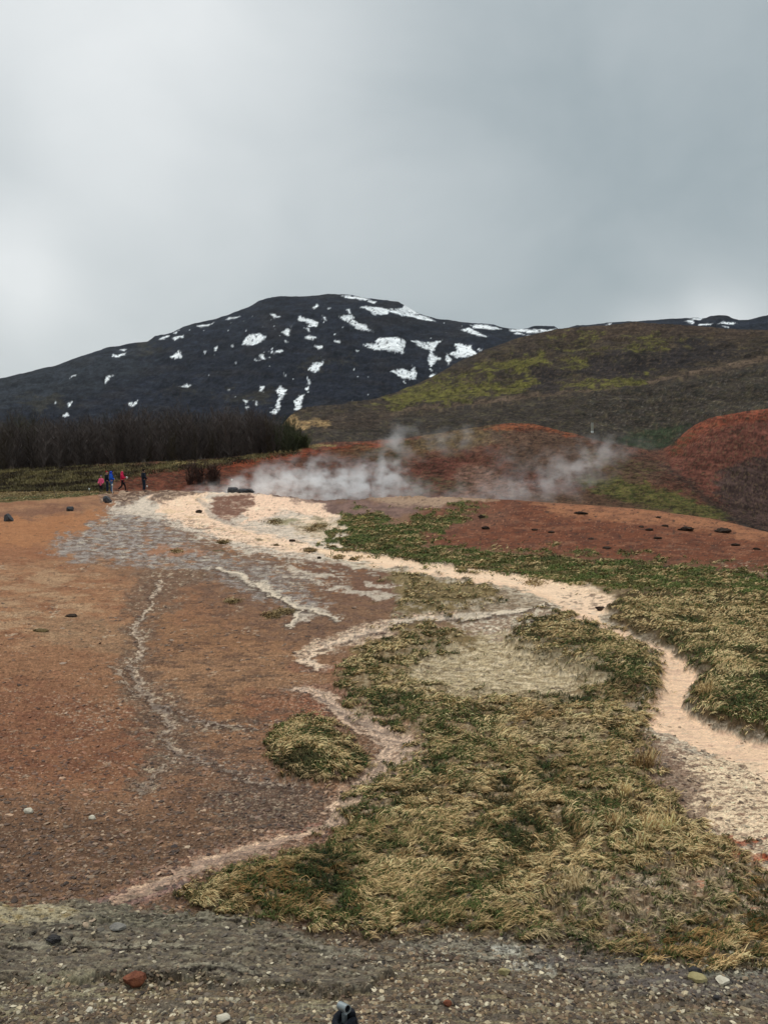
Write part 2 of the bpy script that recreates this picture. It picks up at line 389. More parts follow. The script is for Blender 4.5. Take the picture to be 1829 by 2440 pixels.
# pale silt
C.P([(238,1090),(340,1066),(460,1058),(560,1066),(640,1074),(700,1092),(745,1115),(738,1150),(725,1190),(860,1212),(980,1232),(1060,1250),(960,1246),(830,1228),(700,1215),(560,1200),(440,1165),(330,1120),(250,1112)],
    (204, 190, 176), 5, 12, .95, (176, 164, 152), (26, 5, 12), (.05, .3))
C.P([(330,1075),(400,1060),(452,1060),(446,1092),(470,1124),(560,1148),(650,1172),(712,1190),(700,1196),(560,1182),(440,1150),(350,1110)], (230, 198, 174), 5, 10, .95, (214, 186, 158), (50, 6, 7), (0, .3))
C.P([(545,1070),(610,1068),(690,1090),(735,1112),(700,1122),(640,1105),(600,1110),(540,1130),(510,1138),(530,1105)], (230, 196, 172), 5, 10, .9)
C.P([(640,1120),(740,1120),(730,1150),(700,1170),(640,1150)], (196, 180, 158), 6, 12, .8, (168, 146, 122), (16, 5, 15))
C.P([(455,1088),(472,1070),(545,1068),(548,1092),(520,1112),(486,1126),(462,1110)], (122, 88, 74), 4, 8, 1, (150, 120, 104), (20, 5, 14), (.1, .4))
C.mixin(C.line([(430,1080,6),(447,1095,8),(452,1112,8),(500,1132,9),(560,1150,8)], 2, .5, 4), (176, 162, 150), .8)
C.P([(568,1128),(610,1118),(650,1126),(620,1134)], (140, 132, 98), 4, 8, .85)
C.P([(650,1138),(680,1118),(706,1128),(700,1150),(668,1146)], (122, 108, 80), 4, 10, .8, (190, 172, 145), (12, 4, 6))
fan = C.mask([(120,1180),(250,1090),(330,1070),(700,1190),(860,1215),(760,1260),(640,1330),(450,1250)], 10, 20)*(1-sstep(-8, 8, sdf_poly(px, py, [(100,1090),(420,1120),(600,1190),(900,1240),(860,1340),(600,1340),(100,1230)])))
for i_, (c_, o_) in enumerate((((150, 108, 78), .8), ((112, 92, 82), .7), ((182, 172, 158), .7), ((96, 78, 68), .6))):
    C.mixin(fan*sstep(.16, .32, mot((48, 22, 30, 12)[i_], (6, 4, 5, 3)[i_], 300+i_, 5, .65)), c_, o_)
C.mixin(C.mask([(330,1180),(420,1182),(450,1195),(380,1202),(320,1195)], 6, 18), (156, 108, 78), .8)
pale = C.mask([(330,1070),(460,1060),(740,1110),(730,1190),(900,1230),(640,1205),(440,1150)], 6, 14)
fl = ridge(px/90+py/30, py/9-px/60, 4, 311, .6)
C.mixin(pale*sstep(.82, .95, fl)*sstep(-.1, .1, mot(60, 12, 312)), (176, 156, 138), .6); C.mixin(pale*sstep(.3, .42, mot(12, 3, 313)), (128, 106, 90), .7); C.mixin(pale*sstep(.15, .4, mot(60, 7, 314)), (242, 214, 190), .6)
# dark ledge behind the silt and near the people
C.P([(200,1070),(360,1058),(440,1056),(456,1066),(350,1078),(250,1094),(238,1080)], (92, 70, 60), 4, 16, .9, (168, 144, 124), (20, 3, 17), (.02, .2))
ledge = C.mask([(200,1066),(360,1056),(560,1058),(900,1066),(1000,1072),(900,1082),(560,1076),(350,1082),(240,1096)], 5, 14)
C.P([(560,1066),(640,1068),(860,1072),(870,1078),(700,1082),(600,1074)], (98, 84, 80), 3, 5, .8)
# purple brown shoulder, tan rim
C.P([(620,1078),(760,1082),(960,1078),(1000,1090),(900,1108),(820,1116),(750,1112),(700,1096)], (128, 102, 94), 6, 12, .95, (108, 86, 80), (30, 6, 5))
C.P([(790,1074),(980,1070),(1100,1080),(960,1092),(850,1092)], (166, 140, 118), 5, 6, .8)
# red mound
MOUND = [(870,1132),(920,1100),(1000,1088),(1080,1078),(1400,1096),(1540,1118),(1680,1150),(2500,1180),(2500,1290),(1700,1240),(1500,1218),(1300,1205),(1100,1188),(950,1178),(890,1158)]
C.P(MOUND, (112, 68, 50), 7, 10, 1, (96, 58, 44), (60, 14, 2), (-.1, .35))
C.P([(1150,1085),(1400,1096),(1560,1122),(1680,1152),(2400,1200),(1690,1176),(1500,1142),(1350,1128),(1200,1112)], (162, 112, 82), 10, 12, .8)
C.P([(880,1120),(960,1098),(1120,1095),(1100,1130),(930,1160)], (112, 82, 68), 14, 16, .6)
mm = C.mask(MOUND, 4, 10); C.mixin(mm*sstep(.0, .3, mot(36, 7, 331)), (92, 62, 52), .5); C.mixin(mm*sstep(.1, .35, mot(70, 9, 332)), (140, 96, 74), .5); C.mixin(mm*sstep(.27, .38, mot(13, 3.5, 31)), (64, 48, 43), .85)
C.mixin(C.mask(MOUND, 4, 10)*sstep(.34, .42, mot(5, 3, 33)), (170, 120, 94), .6)
C.mixin(C.mask([(600,1076),(1000,1075),(1000,1110),(700,1100)], 4, 8)*sstep(.2, .4, mot(18, 4, 35)), (92, 74, 68), .7)
# green at the foot of the mound
G_FOOT = [(735,1142),(752,1112),(800,1108),(870,1140),(935,1112),(1010,1092),(1040,1094),(975,1130),(900,1168),(960,1186),(1100,1192),(1250,1206),(1400,1216),(1560,1232),(1700,1250),(2500,1300),(2500,1330),(1690,1290),(1450,1275),(1300,1262),(1150,1240),(980,1218),(860,1200),(760,1196),(712,1176)]
g = C.P(G_FOOT, (92, 88, 52), 8, 30, .95, (64, 74, 40), (34, 6, 8), (-.08, .1)); g = g*(1-.85*sstep(.08, .2, mot(30, 6, 341))); C.grass = np.maximum(C.grass, g*.55); C.mixin(g*sstep(.1, .25, mot(44, 6, 342)), (136, 126, 70), .8)
C.mixin(g*sstep(.1, .35, mot(20, 5, 19)), (104, 84, 60), .8)
C.P([(1000,1188),(1300,1202),(1700,1225),(1700,1245),(1400,1235),(1200,1225),(1000,1205)], (98, 74, 56), 8, 22, .6)
sline = C.line([(720,1188,3),(860,1205,6),(960,1218,8),(1150,1243,8),(1300,1262,10),(1500,1278,12),(1700,1292,14),(2300,1330,20)], 1.6, .5, 10)
C.mixin(sline, (150, 138, 76), .85); C.grass = np.maximum(C.grass, sline*.5)
C.mixin(C.line([(705,1186,2),(780,1194,5),(880,1208,6),(1000,1224,5),(1150,1246,3)], 1.4, .5, 6), (122, 82, 66), .9)
# ground beyond the stream on the right
right_bank = C.P([(1150,1255),(1250,1262),(1700,1290),(2500,1340),(2500,1700),(1700,1600),(1500,1530),(1500,1470),(1450,1400),(1330,1340),(1340,1300),(1250,1275)], (112, 98, 68), 8, 16, 1, (88, 84, 52), (40, 12, 5), (-.1, .2))
C.P([(1200,1262),(1420,1278),(1400,1292),(1340,1296),(1230,1272)], (138, 118, 92), 5, 14, .85, (104, 84, 68), (16, 4, 3))
# middle: patchy pale mud between the streams
C.P([(850,1240),(1000,1250),(1200,1290),(1250,1330),(1180,1340),(1000,1340),(850,1340)], (134, 116, 96), 8, 16, .9, (166, 152, 134), (26, 5, 13), (.0, .3))
C.P([(960,1345),(1210,1305),(1240,1330),(1120,1390),(1010,1410),(950,1390)], (148, 126, 108), 8, 18, .95, (202, 190, 172), (16, 4, 23), (.0, .18))
C.P([(740,1420),(870,1345),(1000,1360),(1100,1400),(1280,1440),(1420,1560),(1420,1690),(1560,1860),(2400,1900),(2400,2130),(1500,2100),(1000,2020),(480,1985),(410,1950),(560,1880),(770,1770),(850,1660),(900,1600),(740,1480)], (122, 102, 70), 8, 16, .95)
STRAW = [(860,1450),(960,1412),(1100,1395),(1290,1440),(1280,1478),(1200,1510),(1050,1500),(900,1490)]
C.P(STRAW, (176, 158, 126), 14, 24, .9, (150, 126, 94), (20, 4, 11), (.0, .2))
C.P([(850,1240),(980,1250),(1080,1280),(1060,1300),(940,1330),(860,1330)], (126, 108, 72), 8, 14, .8)
# the main stream
C.P([(700,1185),(860,1204),(960,1222),(1100,1238),(1190,1256),(1260,1266),(1350,1298),(1320,1335),(1350,1362),(1420,1385),(1465,1408),(1510,1440),(1530,1468),(1500,1500),(1500,1530),(1530,1558),(1600,1582),(1700,1605),(2300,1780),(2300,1900),(1700,1740),(1560,1660),(1440,1600),(1380,1570),(1350,1530),(1395,1500),(1410,1440),(1370,1408),(1290,1372),(1225,1345),(1170,1300),(1110,1278),(960,1256),(820,1230),(700,1205)],
    (196, 184, 166), 5, 12, .9, (138, 120, 104), (24, 5, 13), (-.02, .2))
STREAM = [(700,1188),(860,1208),(960,1226),(1100,1242),(1180,1262),(1250,1274),(1330,1300),(1290,1330),(1310,1352),(1380,1385),(1440,1408),(1488,1440),(1507,1468),(1478,1500),(1472,1530),(1510,1558),(1590,1588),(1700,1620),(2300,1800),(2300,1860),(1700,1712),(1590,1650),(1480,1602),(1400,1566),(1372,1536),(1412,1502),(1428,1450),(1388,1412),(1300,1372),(1245,1345),(1225,1320),(1190,1302),(1130,1274),(960,1246),(820,1222),(700,1196)]
mstream = C.P(STREAM, (230, 196, 166), 4, 9, .97, (210, 176, 152), (60, 5, 14), (0, .35))
C.mixin(C.line([(690,1190,9),(760,1201,9),(860,1214,10),(960,1231,11),(1050,1242,12),(1130,1254,16),(1190,1268,24),(1240,1286,36),(1290,1304,36)], 1.5, .4, 3.5), (230, 200, 172), .95)
C.mixin(C.mask([(1200,1278),(1280,1276),(1320,1300),(1270,1320),(1210,1302)], 4, 8)*sstep(.05, .25, mot(18, 4, 17)), (120, 96, 78), .85)
C.mixin(mstream*sstep(.28, .4, mot(40, 3, 44)), (186, 170, 154), .6)
# banks right below the stream: white crust with brown
BANK = [(1370,1590),(1440,1600),(1560,1650),(1700,1720),(2300,1900),(2300,1960),(1700,1860),(1560,1840),(1500,1800),(1480,1740),(1400,1690)]
C.P(BANK, (150, 126, 108), 8, 18, .95, (206, 188, 164), (22, 5, 5), (-.02, .15))
C.P([(1500,1640),(1620,1640),(1700,1700),(1700,1830),(1560,1800),(1480,1720)], (222, 198, 170), 10, 20, .85, (136, 110, 92), (26, 7, 16), (.12, .25))
C.P([(1360,1560),(1440,1610),(1520,1700),(1500,1790),(1420,1790),(1380,1690)], (116, 92, 78), 10, 20, .75, (150, 130, 112), (14, 3, 18), (.1, .3))
for q in ([(1480,1808),(1660,1812),(1640,1822),(1500,1818)], [(1540,1846),(1600,1838),(1700,1848),(1700,1862),(1580,1862)], [(1440,1885),(1500,1890),(1530,1905),(1470,1900)], [(1350,1962),(1400,1962),(1425,1974),(1380,1980)]):
    C.P(q, (172, 92, 64), 4, 8, .9)
C.P([(1270,1915),(1400,1900),(1560,1880),(1600,1920),(1480,1940),(1440,1975),(1460,2010),(1380,2040),(1300,2000),(1180,1930)], (168, 156, 136), 8, 16, .85, (206, 190, 168), (26, 8, 15), (-.05, .2))
C.P([(1280,1930),(1420,1925),(1520,1905),(1500,1935),(1420,1960),(1330,1985),(1290,1960)], (200, 164, 142), 7, 12, .7)
C.P([(1400,1888),(1560,1880),(1540,1900),(1450,1905)], (182, 122, 96), 6, 12, .5)
# second stream
s2 = C.line([(980,1330,16),(900,1338,14),(850,1346,22),(800,1366,40),(760,1380,36),(700,1392,32),(664,1412,20),(655,1428,16),(690,1440,22)], 2.6, .4, 16)
C.mixin(s2, (196, 174, 150), .9); C.mixin(s2*sstep(.05, .25, mot(18, 4, 13)), (120, 92, 78), .9)
C.mixin(C.line([(1060,1328,8),(960,1334,7),(850,1345,9)], 1.5, .4, 5), (214, 200, 184), .9)
s3 = C.line([(640,1440,22),(720,1448,22),(760,1432,16)], 2.4, .5, 10); C.mixin(s3, (128, 88, 72), .6)
C.mixin(C.line([(640,1488,18),(720,1492,22),(700,1512,16),(760,1545,26),(830,1575,44),(870,1612,50),(850,1660,46),(800,1690,36),(760,1725,34),(735,1765,24),(690,1800,34),(600,1815,38),(560,1832,42),(470,1850,44),(390,1885,40),(320,1920,44),(230,1955,40)], 2.0, .35, 18), (138, 102, 84), .95)
s4 = C.line([(640,1488,12),(690,1498,16),(720,1520,12),(760,1548,20),(830,1578,34),(866,1612,36),(838,1655,32),(790,1685,26),(750,1725,22),(720,1770,12),(680,1795,18),(590,1818,22),(520,1840,28),(450,1860,26),(380,1888,18),(310,1922,14)], 2.2, .45, 16)
C.mixin(s4, (220, 182, 150), .95); C.mixin(s4*sstep(.16, .28, mot(15, 4, 24)), (104, 76, 62), .85); C.mixin(s4*sstep(.26, .36, mot(18, 5, 27)), (152, 84, 62), .7)
th1 = ridge(px/60+.5*fbm(px/40, py/20, 2, 3), py/17, 4, 401, .6); thr_ = np.clip(s4+.5*s2, 0, 1)*sstep(.80, .93, th1); C.mixin(thr_, (232, 204, 182), .9)
C.mixin(C.line([(545,1838,6),(470,1862,10),(400,1884,10),(350,1905,8)], 1.6, .4, 5), (222, 188, 154), .9)
C.mixin(C.line([(690,1775,8),(640,1800,12),(590,1812,10)], 1.8, .4, 6), (160, 106, 92), .8)
C.mixin(C.line([(400,1908,14),(310,1928,24),(230,1955,30)], 1.6, .4, 6), (142, 112, 106), .9)
C.P([(640,1500),(720,1500),(760,1550),(700,1550),(640,1520)], (150, 92, 68), 8, 14, .6)
# narrow gully on the left with its branches
GUL = [(420,1240,14),(350,1255,22),(330,1290,20),(318,1318,14),(290,1345,12),(300,1370,10),(312,1398,8),(278,1436,16),(300,1470,14),(310,1496,20),(345,1520,26),(375,1560,20),(350,1590,22),(385,1620,20),(345,1655,16),(322,1680,14),(305,1704,10)]
s5 = C.line([(a, b, w*2.6) for a, b, w in GUL], 2.6, .5, 22); C.mixin(s5, (116, 94, 80), .75)
C.mixin(s5*sstep(.12, .3, mot(12, 4, 51)), (176, 158, 136), .75); C.mixin(s5*sstep(.15, .3, mot(14, 4, 52)), (78, 62, 54), .7)
s6 = C.line([(a, b, max(3, w*.42)) for a, b, w in GUL[3:]], 1.8, .5, 16); s6 = s6*sstep(-.30, -.05, mot(22, 8, 53, 4, .7)); C.mixin(s6, (186, 168, 144), .9)
s7 = C.line([(340,1545,30),(420,1560,40),(500,1570,40),(580,1560,30)], 3, .6, 26); C.mixin(s7*sstep(-.05, .2, mot(16, 5, 55)), (100, 84, 76), .8); C.mixin(s7*sstep(.2, .35, mot(10, 4, 56)), (184, 168, 150), .8)
s7 = C.line([(380,1620,40),(470,1650,60),(560,1690,60),(640,1710,50)], 3, .6, 26); C.mixin(s7*sstep(-.05, .2, mot(16, 5, 57)), (98, 84, 78), .8); C.mixin(s7*sstep(.2, .35, mot(10, 4, 58)), (170, 156, 140), .8)
C.P([(430,1700),(640,1690),(700,1740),(640,1790),(520,1780),(440,1740)], (84, 68, 60), 20, 34, .75, (150, 134, 116), (10, 3, 59), (.12, .3))
C.mixin(C.mask([(120,1500),(260,1500),(300,1560),(180,1580)], 14, 22)*sstep(.15, .3, mot(11, 4, 61)), (184, 166, 146), .6)
# white forked trickles in the middle
for q in ([(560,1260,6),(610,1290,9),(650,1312,10),(690,1320,12),(735,1336,8)], [(690,1322,8),(650,1336,10),(628,1350,8)], [(600,1240,4),(660,1250,8),(690,1262,4)], [(800,1260,6),(850,1268,6)], [(460,1225,5),(540,1255,9),(600,1290,10)], [(620,1222,8),(670,1240,12),(740,1250,6)], [(720,1270,10),(830,1290,14)]):
    C.mixin(C.line(q, 2.0, .5, 14), (192, 180, 166), .8)
for q in ([(930,1300,20),(1000,1312,22),(1130,1298,26),(1200,1300,10)], [(860,1300,12),(930,1325,14)]):
    s = C.line(q, 3.0, .6, 18); C.mixin(s*sstep(-.1, .15, mot(22, 5, 63)), (176, 162, 144), .8)
_br = np.random.default_rng(77)
def braid(path, n, spread, w, col, op=.95, wob=9, asp=1.6, gate=-.6):
    P_ = np.array(path, float); d_ = np.concatenate([[0], np.cumsum(np.hypot(np.diff(P_[:,0]), np.diff(P_[:,1])))])
    for k in range(n):
        m_ = max(8, int(d_[-1]/16)); t_ = np.linspace(0, d_[-1], m_); x_ = np.interp(t_, d_, P_[:,0]); y_ = np.interp(t_, d_, P_[:,1]); h_ = np.interp(t_, d_, P_[:,2])
        o_ = np.cumsum(_br.normal(0, 1, m_)); o_ = (o_-np.linspace(o_[0], o_[-1], m_)); o_ = o_/(np.abs(o_).max()+.01)
        x_ = x_+(o_*spread+_br.normal(0, .25, m_))*h_+_br.normal(0, wob*.5, m_); y_ = y_+_br.normal(0, wob*.28, m_)
        q_ = [(a, b, w*_br.uniform(.5, 1.3)) for a, b in zip(x_, y_)]
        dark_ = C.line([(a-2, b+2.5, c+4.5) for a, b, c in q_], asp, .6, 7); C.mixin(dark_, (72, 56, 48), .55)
        m1 = C.line(q_, asp, .45, 7)*sstep(gate, gate+.12, mot(24, 8, 510+k)); C.mixin(m1, col, op)
        braids.append(m1)
braids = []
C.mixin(C.mask([(300,1380),(420,1400),(660,1480),(780,1600),(760,1760),(600,1820),(420,1780),(300,1650),(240,1500)], 40, 50)*sstep(.02, .22, mot(70, 14, 551, 5, .65)), (88, 70, 60), .7)
C.mixin(C.mask([(240,1240),(640,1230),(700,1400),(600,1460),(300,1420)], 30, 40)*sstep(.08, .25, mot(60, 9, 552, 5, .65)), (98, 74, 62), .6)
MID2 = [(700,1496,26),(722,1520,20),(762,1548,30),(830,1578,44),(868,1612,46),(838,1655,42),(790,1688,34),(752,1725,30),(724,1765,18),(684,1795,24)]
LOW2 = [(684,1795,16),(600,1815,30),(530,1838,36),(450,1862,36),(380,1890,30),(320,1918,26),(250,1945,30)]
C.mixin(np.clip(s4, 0, 1)*sstep(.0, .2, mot(26, 7, 521)), (138, 102, 82), .7)
braid(MID2, 4, .7, 8, (238, 204, 176)); braid(MID2, 4, .9, 4, (220, 188, 162), .9); braid(LOW2, 3, .8, 7, (238, 202, 170)); braid(LOW2, 3, 1.0, 3, (196, 160, 136), .9)
braid([(850,1348,20),(790,1368,34),(740,1384,30),(700,1396,26),(666,1416,18),(656,1430,12),(690,1442,14)], 4, .8, 5, (222, 196, 170))
braid([(640,1486,10),(700,1500,12)], 2, .6, 5, (222, 190, 164))
braid([(640,1560,40),(600,1640,60),(700,1740,40)], 0, .8, 3, (180, 150, 130))
GL = [(344,1256,8),(330,1286,8),(318,1318,8),(292,1345,8),(300,1372,6),(312,1398,6),(280,1436,8),(300,1470,8),(310,1496,10),(345,1520,14),(376,1560,12),(352,1590,10),(386,1622,10),(345,1655,10),(322,1680,8),(302,1708,8)]
braid(GL, 2, .9, 4.0, (198, 176, 152), .95, 8, 1.6, -.28); braid(GL[6:], 2, 1.6, 2.6, (180, 158, 136), .9, 9, 1.6, -.1)
braid([(345,1520,10),(400,1545,14),(470,1560,16),(560,1572,14)], 3, 1.2, 2.6, (176, 156, 138), .8, 9, 1.6, -.05); braid([(240,1436,6),(262,1470,8),(300,1500,8)], 1, .8, 3, (176, 156, 134), .8)
braid([(386,1622,10),(450,1650,14),(540,1690,20),(640,1706,16)], 3, 1.4, 2.6, (172, 152, 134), .8, 9, 1.6, -.05)
for q in ([(560,1262,6),(610,1292,8),(650,1314,8),(690,1322,8),(738,1338,6)], [(650,1314,6),(640,1336,6),(626,1352,5)], [(470,1228,6),(540,1256,8),(596,1290,8)], [(1060,1330,5),(960,1336,6),(860,1346,6)], [(1000,1336,8),(1100,1322,8),(1200,1304,6)]):
    braid(q, 2, .7, 3.6, (208, 192, 172), .95, 5)
brd = np.max(braids, axis=0)
# rock shelf and gravel in the foreground
C.mixin(sstep(1990, 2060, py), (108, 92, 74)); C.mixin(sstep(1990, 2060, py)*sstep(-.02, .2, mot(150, 16, 201)), (98, 90, 80), .9); C.mixin(sstep(2060, 2100, py)*sstep(.08, .25, mot(120, 12, 202)), (134, 122, 96), .8)
SHELF = [(-900,1962),(60,1955),(230,1950),(330,1982),(480,1990),(600,1996),(690,2040),(760,2075),(850,2112),(760,2150),(560,2135),(420,2125),(200,2118),(-900,2120)]
shelf = C.P(SHELF, (104, 94, 82), 6, 16, 1, (124, 112, 94), (70, 10, 71), (-.05, .3))
C.mixin(shelf*sstep(.02, .25, mot(26, 5, 73)), (88, 82, 76), .8)
C.P([(230,1950),(420,1978),(520,1990),(470,2010),(300,2015),(180,1998)], (88, 84, 72), 8, 16, .8, (140, 132, 112), (12, 4, 75), (.0, .2))
C.P([(-900,1955),(60,1958),(150,1968),(190,1990),(110,2006),(-900,2010)], (170, 158, 130), 5, 14, .95, (146, 128, 92), (26, 6, 74), (-.05, .25))
for q in ([(60,2112),(230,2108),(300,2100),(180,2120),(60,2128)], [(80,2146),(240,2132),(220,2150),(90,2160)], [(-60,2180),(60,2172),(60,2190),(-60,2192)], [(620,2172),(760,2170),(760,2186),(640,2190)]):
    C.P(q, (150, 142, 118), 5, 14, .8)
C.P([(820,2040),(960,2024),(1120,2036),(1190,2060),(1200,2092),(1080,2085),(960,2060)], (140, 134, 120), 6, 16, .8, (104, 96, 84), (22, 6, 77), (-.05, .25))
C.P([(1060,2046),(1170,2052),(1200,2074),(1190,2104),(1090,2088)], (186, 184, 174), 6, 16, .75)
MUD2 = [(1120,2052),(1260,2060),(1400,2090),(1560,2106),(2400,2120),(2400,2185),(1640,2172),(1480,2158),(1340,2142),(1240,2122)]
mud2 = C.P(MUD2, (104, 96, 92), 6, 16, .95, (120, 110, 96), (80, 10, 79), (.0, .3))
C.P([(1500,2110),(1700,2102),(1700,2116),(1530,2122)], (150, 148, 134), 4, 10, .7)
for q in ([(20,2052,3),(140,2046,4),(250,2060,3),(330,2064,2)], [(250,2062,3),(360,2058,4),(440,2074,2)], [(640,2040,3),(720,2068,6),(800,2070,5),(850,2080,2)], [(60,2000,3),(160,2012,5),(230,2030,3)], [(860,2068,2),(960,2062,4),(1060,2078,4),(1180,2070,2)], [(1230,2098,3),(1330,2110,5),(1400,2106,3)], [(920,2168,3),(1010,2172,6),(1060,2180,2)], [(380,2112,3),(480,2104,3),(600,2116,2)], [(1500,2112,2),(1600,2108,3),(1690,2104,2)], [(300,1986,3),(400,1998,4),(520,2004,3)]):
    m_ = C.line(q, 1.0, .6, 9); C.mixin(m_, (38, 32, 29), .9); C.mixin(C.line([(a, b-7, c*1.3) for a, b, c in q], 1.0, .8, 9), (158, 150, 132), .6)
# grass: where it grows (used by the blades, the bumps and the soil tint)
G_BIG = [(735,1480),(740,1440),(800,1400),(860,1360),(960,1350),(1000,1400),(860,1450),(900,1490),(1050,1500),(1200,1510),(1290,1478),(1390,1530),(1380,1600),(1400,1690),(1480,1790),(1560,1820),(1600,1870),(2400,1980),(2400,2125),(1560,2102),(1430,2085),(1280,2060),(1150,2032),(1000,2012),(820,2020),(700,2016),(610,1992),(480,1985),(415,1962),(402,1932),(480,1905),(560,1880),(640,1860),(700,1830),(745,1780),(765,1715),(850,1665),(905,1620),(862,1570),(760,1540)]
G_TUS = [(582,1600),(615,1556),(680,1552),(745,1590),(790,1650),(745,1692),(650,1690),(590,1660)]
G_RIGHT = [(1318,1316),(1380,1292),(1480,1290),(1700,1296),(2400,1400),(2400,1760),(1700,1602),(1590,1572),(1492,1530),(1520,1466),(1462,1404),(1352,1356)]
G_HUM = [(1100,1372),(1185,1326),(1290,1362),(1390,1405),(1428,1450),(1400,1530),(1290,1480),(1200,1446),(1110,1404)]
G_MID = [(850,1238),(960,1246),(1060,1270),(1085,1290),(1000,1328),(850,1332)]
rag = .75*mot(26, 8, 421, 5, .75)+.5*mot(70, 18, 422)
cover = lambda P, f, w: (lambda m: sstep(.30, .75, m+rag)*sstep(.0, .12, m))(C.mask(P, f*4.0, w*1.5))
g_big = cover(G_BIG, 7, 20); g_tus = cover(G_TUS, 6, 12); g_right = cover(G_RIGHT, 6, 12); g_hum = cover(G_HUM, 6, 14)
g_mid = cover(G_MID, 8, 18)*sstep(-.15, .1, mot(30, 7, 41))*.8
g_thin = cover(STRAW, 14, 24)*sstep(.1, .4, mot(22, 6, 42))*.22
bare = np.clip(C.mask([(1150,1905),(1400,1870),(1700,1840),(1700,1950),(1520,2030),(1400,2060),(1260,2040),(1130,1985)], 14, 24)*sstep(-.22, .0, mot(30, 9, 43)), 0, 1)
g_big = g_big*(1-.92*bare)
palez = C.mask([(870,1475),(900,1420),(960,1395),(1100,1385),(1290,1435),(1310,1480),(1180,1520),(1000,1510)], 16, 34); g_big = g_big*(1-.95*palez); g_hum = g_hum*(1-.5*palez); C.mixin(palez, (172, 156, 128), .85); C.mixin(palez*sstep(.05, .2, mot(20, 4, 531)), (128, 108, 80), .7); C.mixin(palez*sstep(.05, .2, mot(34, 5, 532)), (200, 184, 158), .7)
gaps = sstep(.0, .20, mot(60, 16, 431, 5, .65)+.12*sstep(1900, 1980, py)*sstep(900, 1300, px)+.10*sstep(1500, 1380, py)); g_big = g_big*(1-.9*gaps); g_mid = g_mid*(1-.6*gaps)
near_grass = np.max([g_big, g_tus, g_right, g_hum, g_mid, g_thin], axis=0)
C.grass = np.maximum(C.grass, near_grass)
C.mixin(near_grass, (62, 56, 38), .9); C.mixin(near_grass*sstep(.0, .2, mot(30, 9, 411)), (84, 70, 48), .7)
gapcol = np.clip(C.mask(G_BIG, 10, 20)*gaps, 0, 1); C.mixin(bare, (178, 160, 136), .75); C.mixin(bare*sstep(.05, .2, mot(26, 8, 15)), (206, 190, 168), .7); C.mixin(bare*sstep(.15, .25, mot(40, 8, 435)), (184, 116, 86), .6); C.mixin(gapcol, (120, 100, 76), .7); C.mixin(gapcol*sstep(.0, .2, mot(16, 4, 433)), (160, 144, 118), .6)
soft = np.max([C.mask(G_BIG, 42, 20), C.mask(G_TUS, 26, 12), C.mask(G_RIGHT, 24, 12), C.mask(G_HUM, 24, 14), C.mask(G_MID, 20, 18)], axis=0)*(1-.9*bare)
s_tus = C.mask([(610,1620),(640,1580),(690,1580),(735,1620),(735,1660),(650,1665)], 60, 12); s_hum = C.mask(G_HUM, 34, 14); s_right = C.mask(G_RIGHT, 30, 12)
# clumps dotted over the silt and mud
spots = [(481,1171,11),(597,1176,7),(647,1172,6),(380,1192,12),(470,1190,9),(668,1188,12),(727,1205,9),(560,1168,8),(500,1300,16),(612,1322,26),(585,1330,20),(690,1135,14)]
for a, b, w in spots:
    C.mixin(C.line([(a-w*.5, b, w*.6), (a+w*.5, b, w*.6)], 2.6, .5, 5), (88, 78, 52), .8)
brk = mot(9, 3.2, 101, 4, .7)
C.mixin(np.clip(s4+.6*s2, 0, 1)*sstep(.14, .24, brk), (88, 62, 52), .85)
C.mixin(np.clip(s4+.6*s2, 0, 1)*sstep(.10, .2, -brk), (226, 190, 164), .7)
C.mixin(np.clip(s5+s6, 0, 1)*sstep(.0, .12, mot(14, 4, 102)), (112, 86, 68), .75)
side = np.clip(C.line([(640,1500,60),(760,1560,70),(850,1620,80),(760,1720,80),(640,1800,80),(480,1850,70),(330,1920,60)], 2.0, .8, 26), 0, 1)
C.mixin(side*sstep(.12, .25, brk), (170, 144, 124), .6); C.mixin(side*sstep(.10, .25, -brk), (66, 52, 46), .7)
# streaks that run with the slope, rills and crusts on the bare floor
floor_ = (1-near_grass)*(1-mstream)
rd = ridge(px/150+.4*fbm(px/60, py/30, 2, 8), py/26, 4, 111, .6)
C.mixin(floor_*sstep(.86, .97, rd)*sstep(-.05, .2, mot(120, 30, 112))*sstep(1120, 1200, py)*(1-sstep(1900, 1960, py)), (84, 64, 54), .6)
rd2 = ridge(px/120, py/20, 4, 115, .6)
C.mixin(floor_*sstep(.90, .98, rd2)*sstep(.05, .25, mot(140, 34, 116))*sstep(1150, 1250, py)*(1-sstep(1850, 1950, py)), (186, 168, 146), .6)
cr = ridge(px/110, py/13, 4, 121, .6); shm = np.clip(shelf+mud2+C.mask([(820,2040),(1200,2036),(1200,2100),(900,2090)], 10, 16), 0, 1)
crack = shm*sstep(.84, .95, cr)*sstep(-.10, .08, mot(90, 20, 122)); C.mixin(crack, (36, 30, 27), .95)
C.mixin(shm*sstep(.08, .3, mot(40, 7, 123)), (150, 142, 122), .55); C.mixin(shm*sstep(.15, .3, mot(11, 3.5, 124)), (70, 62, 56), .5)
bk = C.mask([(-3000,900),(250,900),(242,1058),(236,1067),(150,1075),(60,1081),(0,1085),(-3000,1125)], 2.5, 3)
C.mixin(bk, (92, 80, 56), 1); C.mixin(bk*sstep(0, .2, mot(30, 5, 22)), (120, 112, 70), .7)
C.mixin(bk*C.mask([(-3000,1112),(0,1076),(140,1068),(236,1063),(236,1067),(150,1076),(0,1087),(-3000,1130)], 2.5, 4), (60, 72, 42), .9)
bedge = np.clip(4*s_right*(1-s_right), 0, 1)*(1-mstream); C.mixin(bedge, (78, 64, 44), .85)
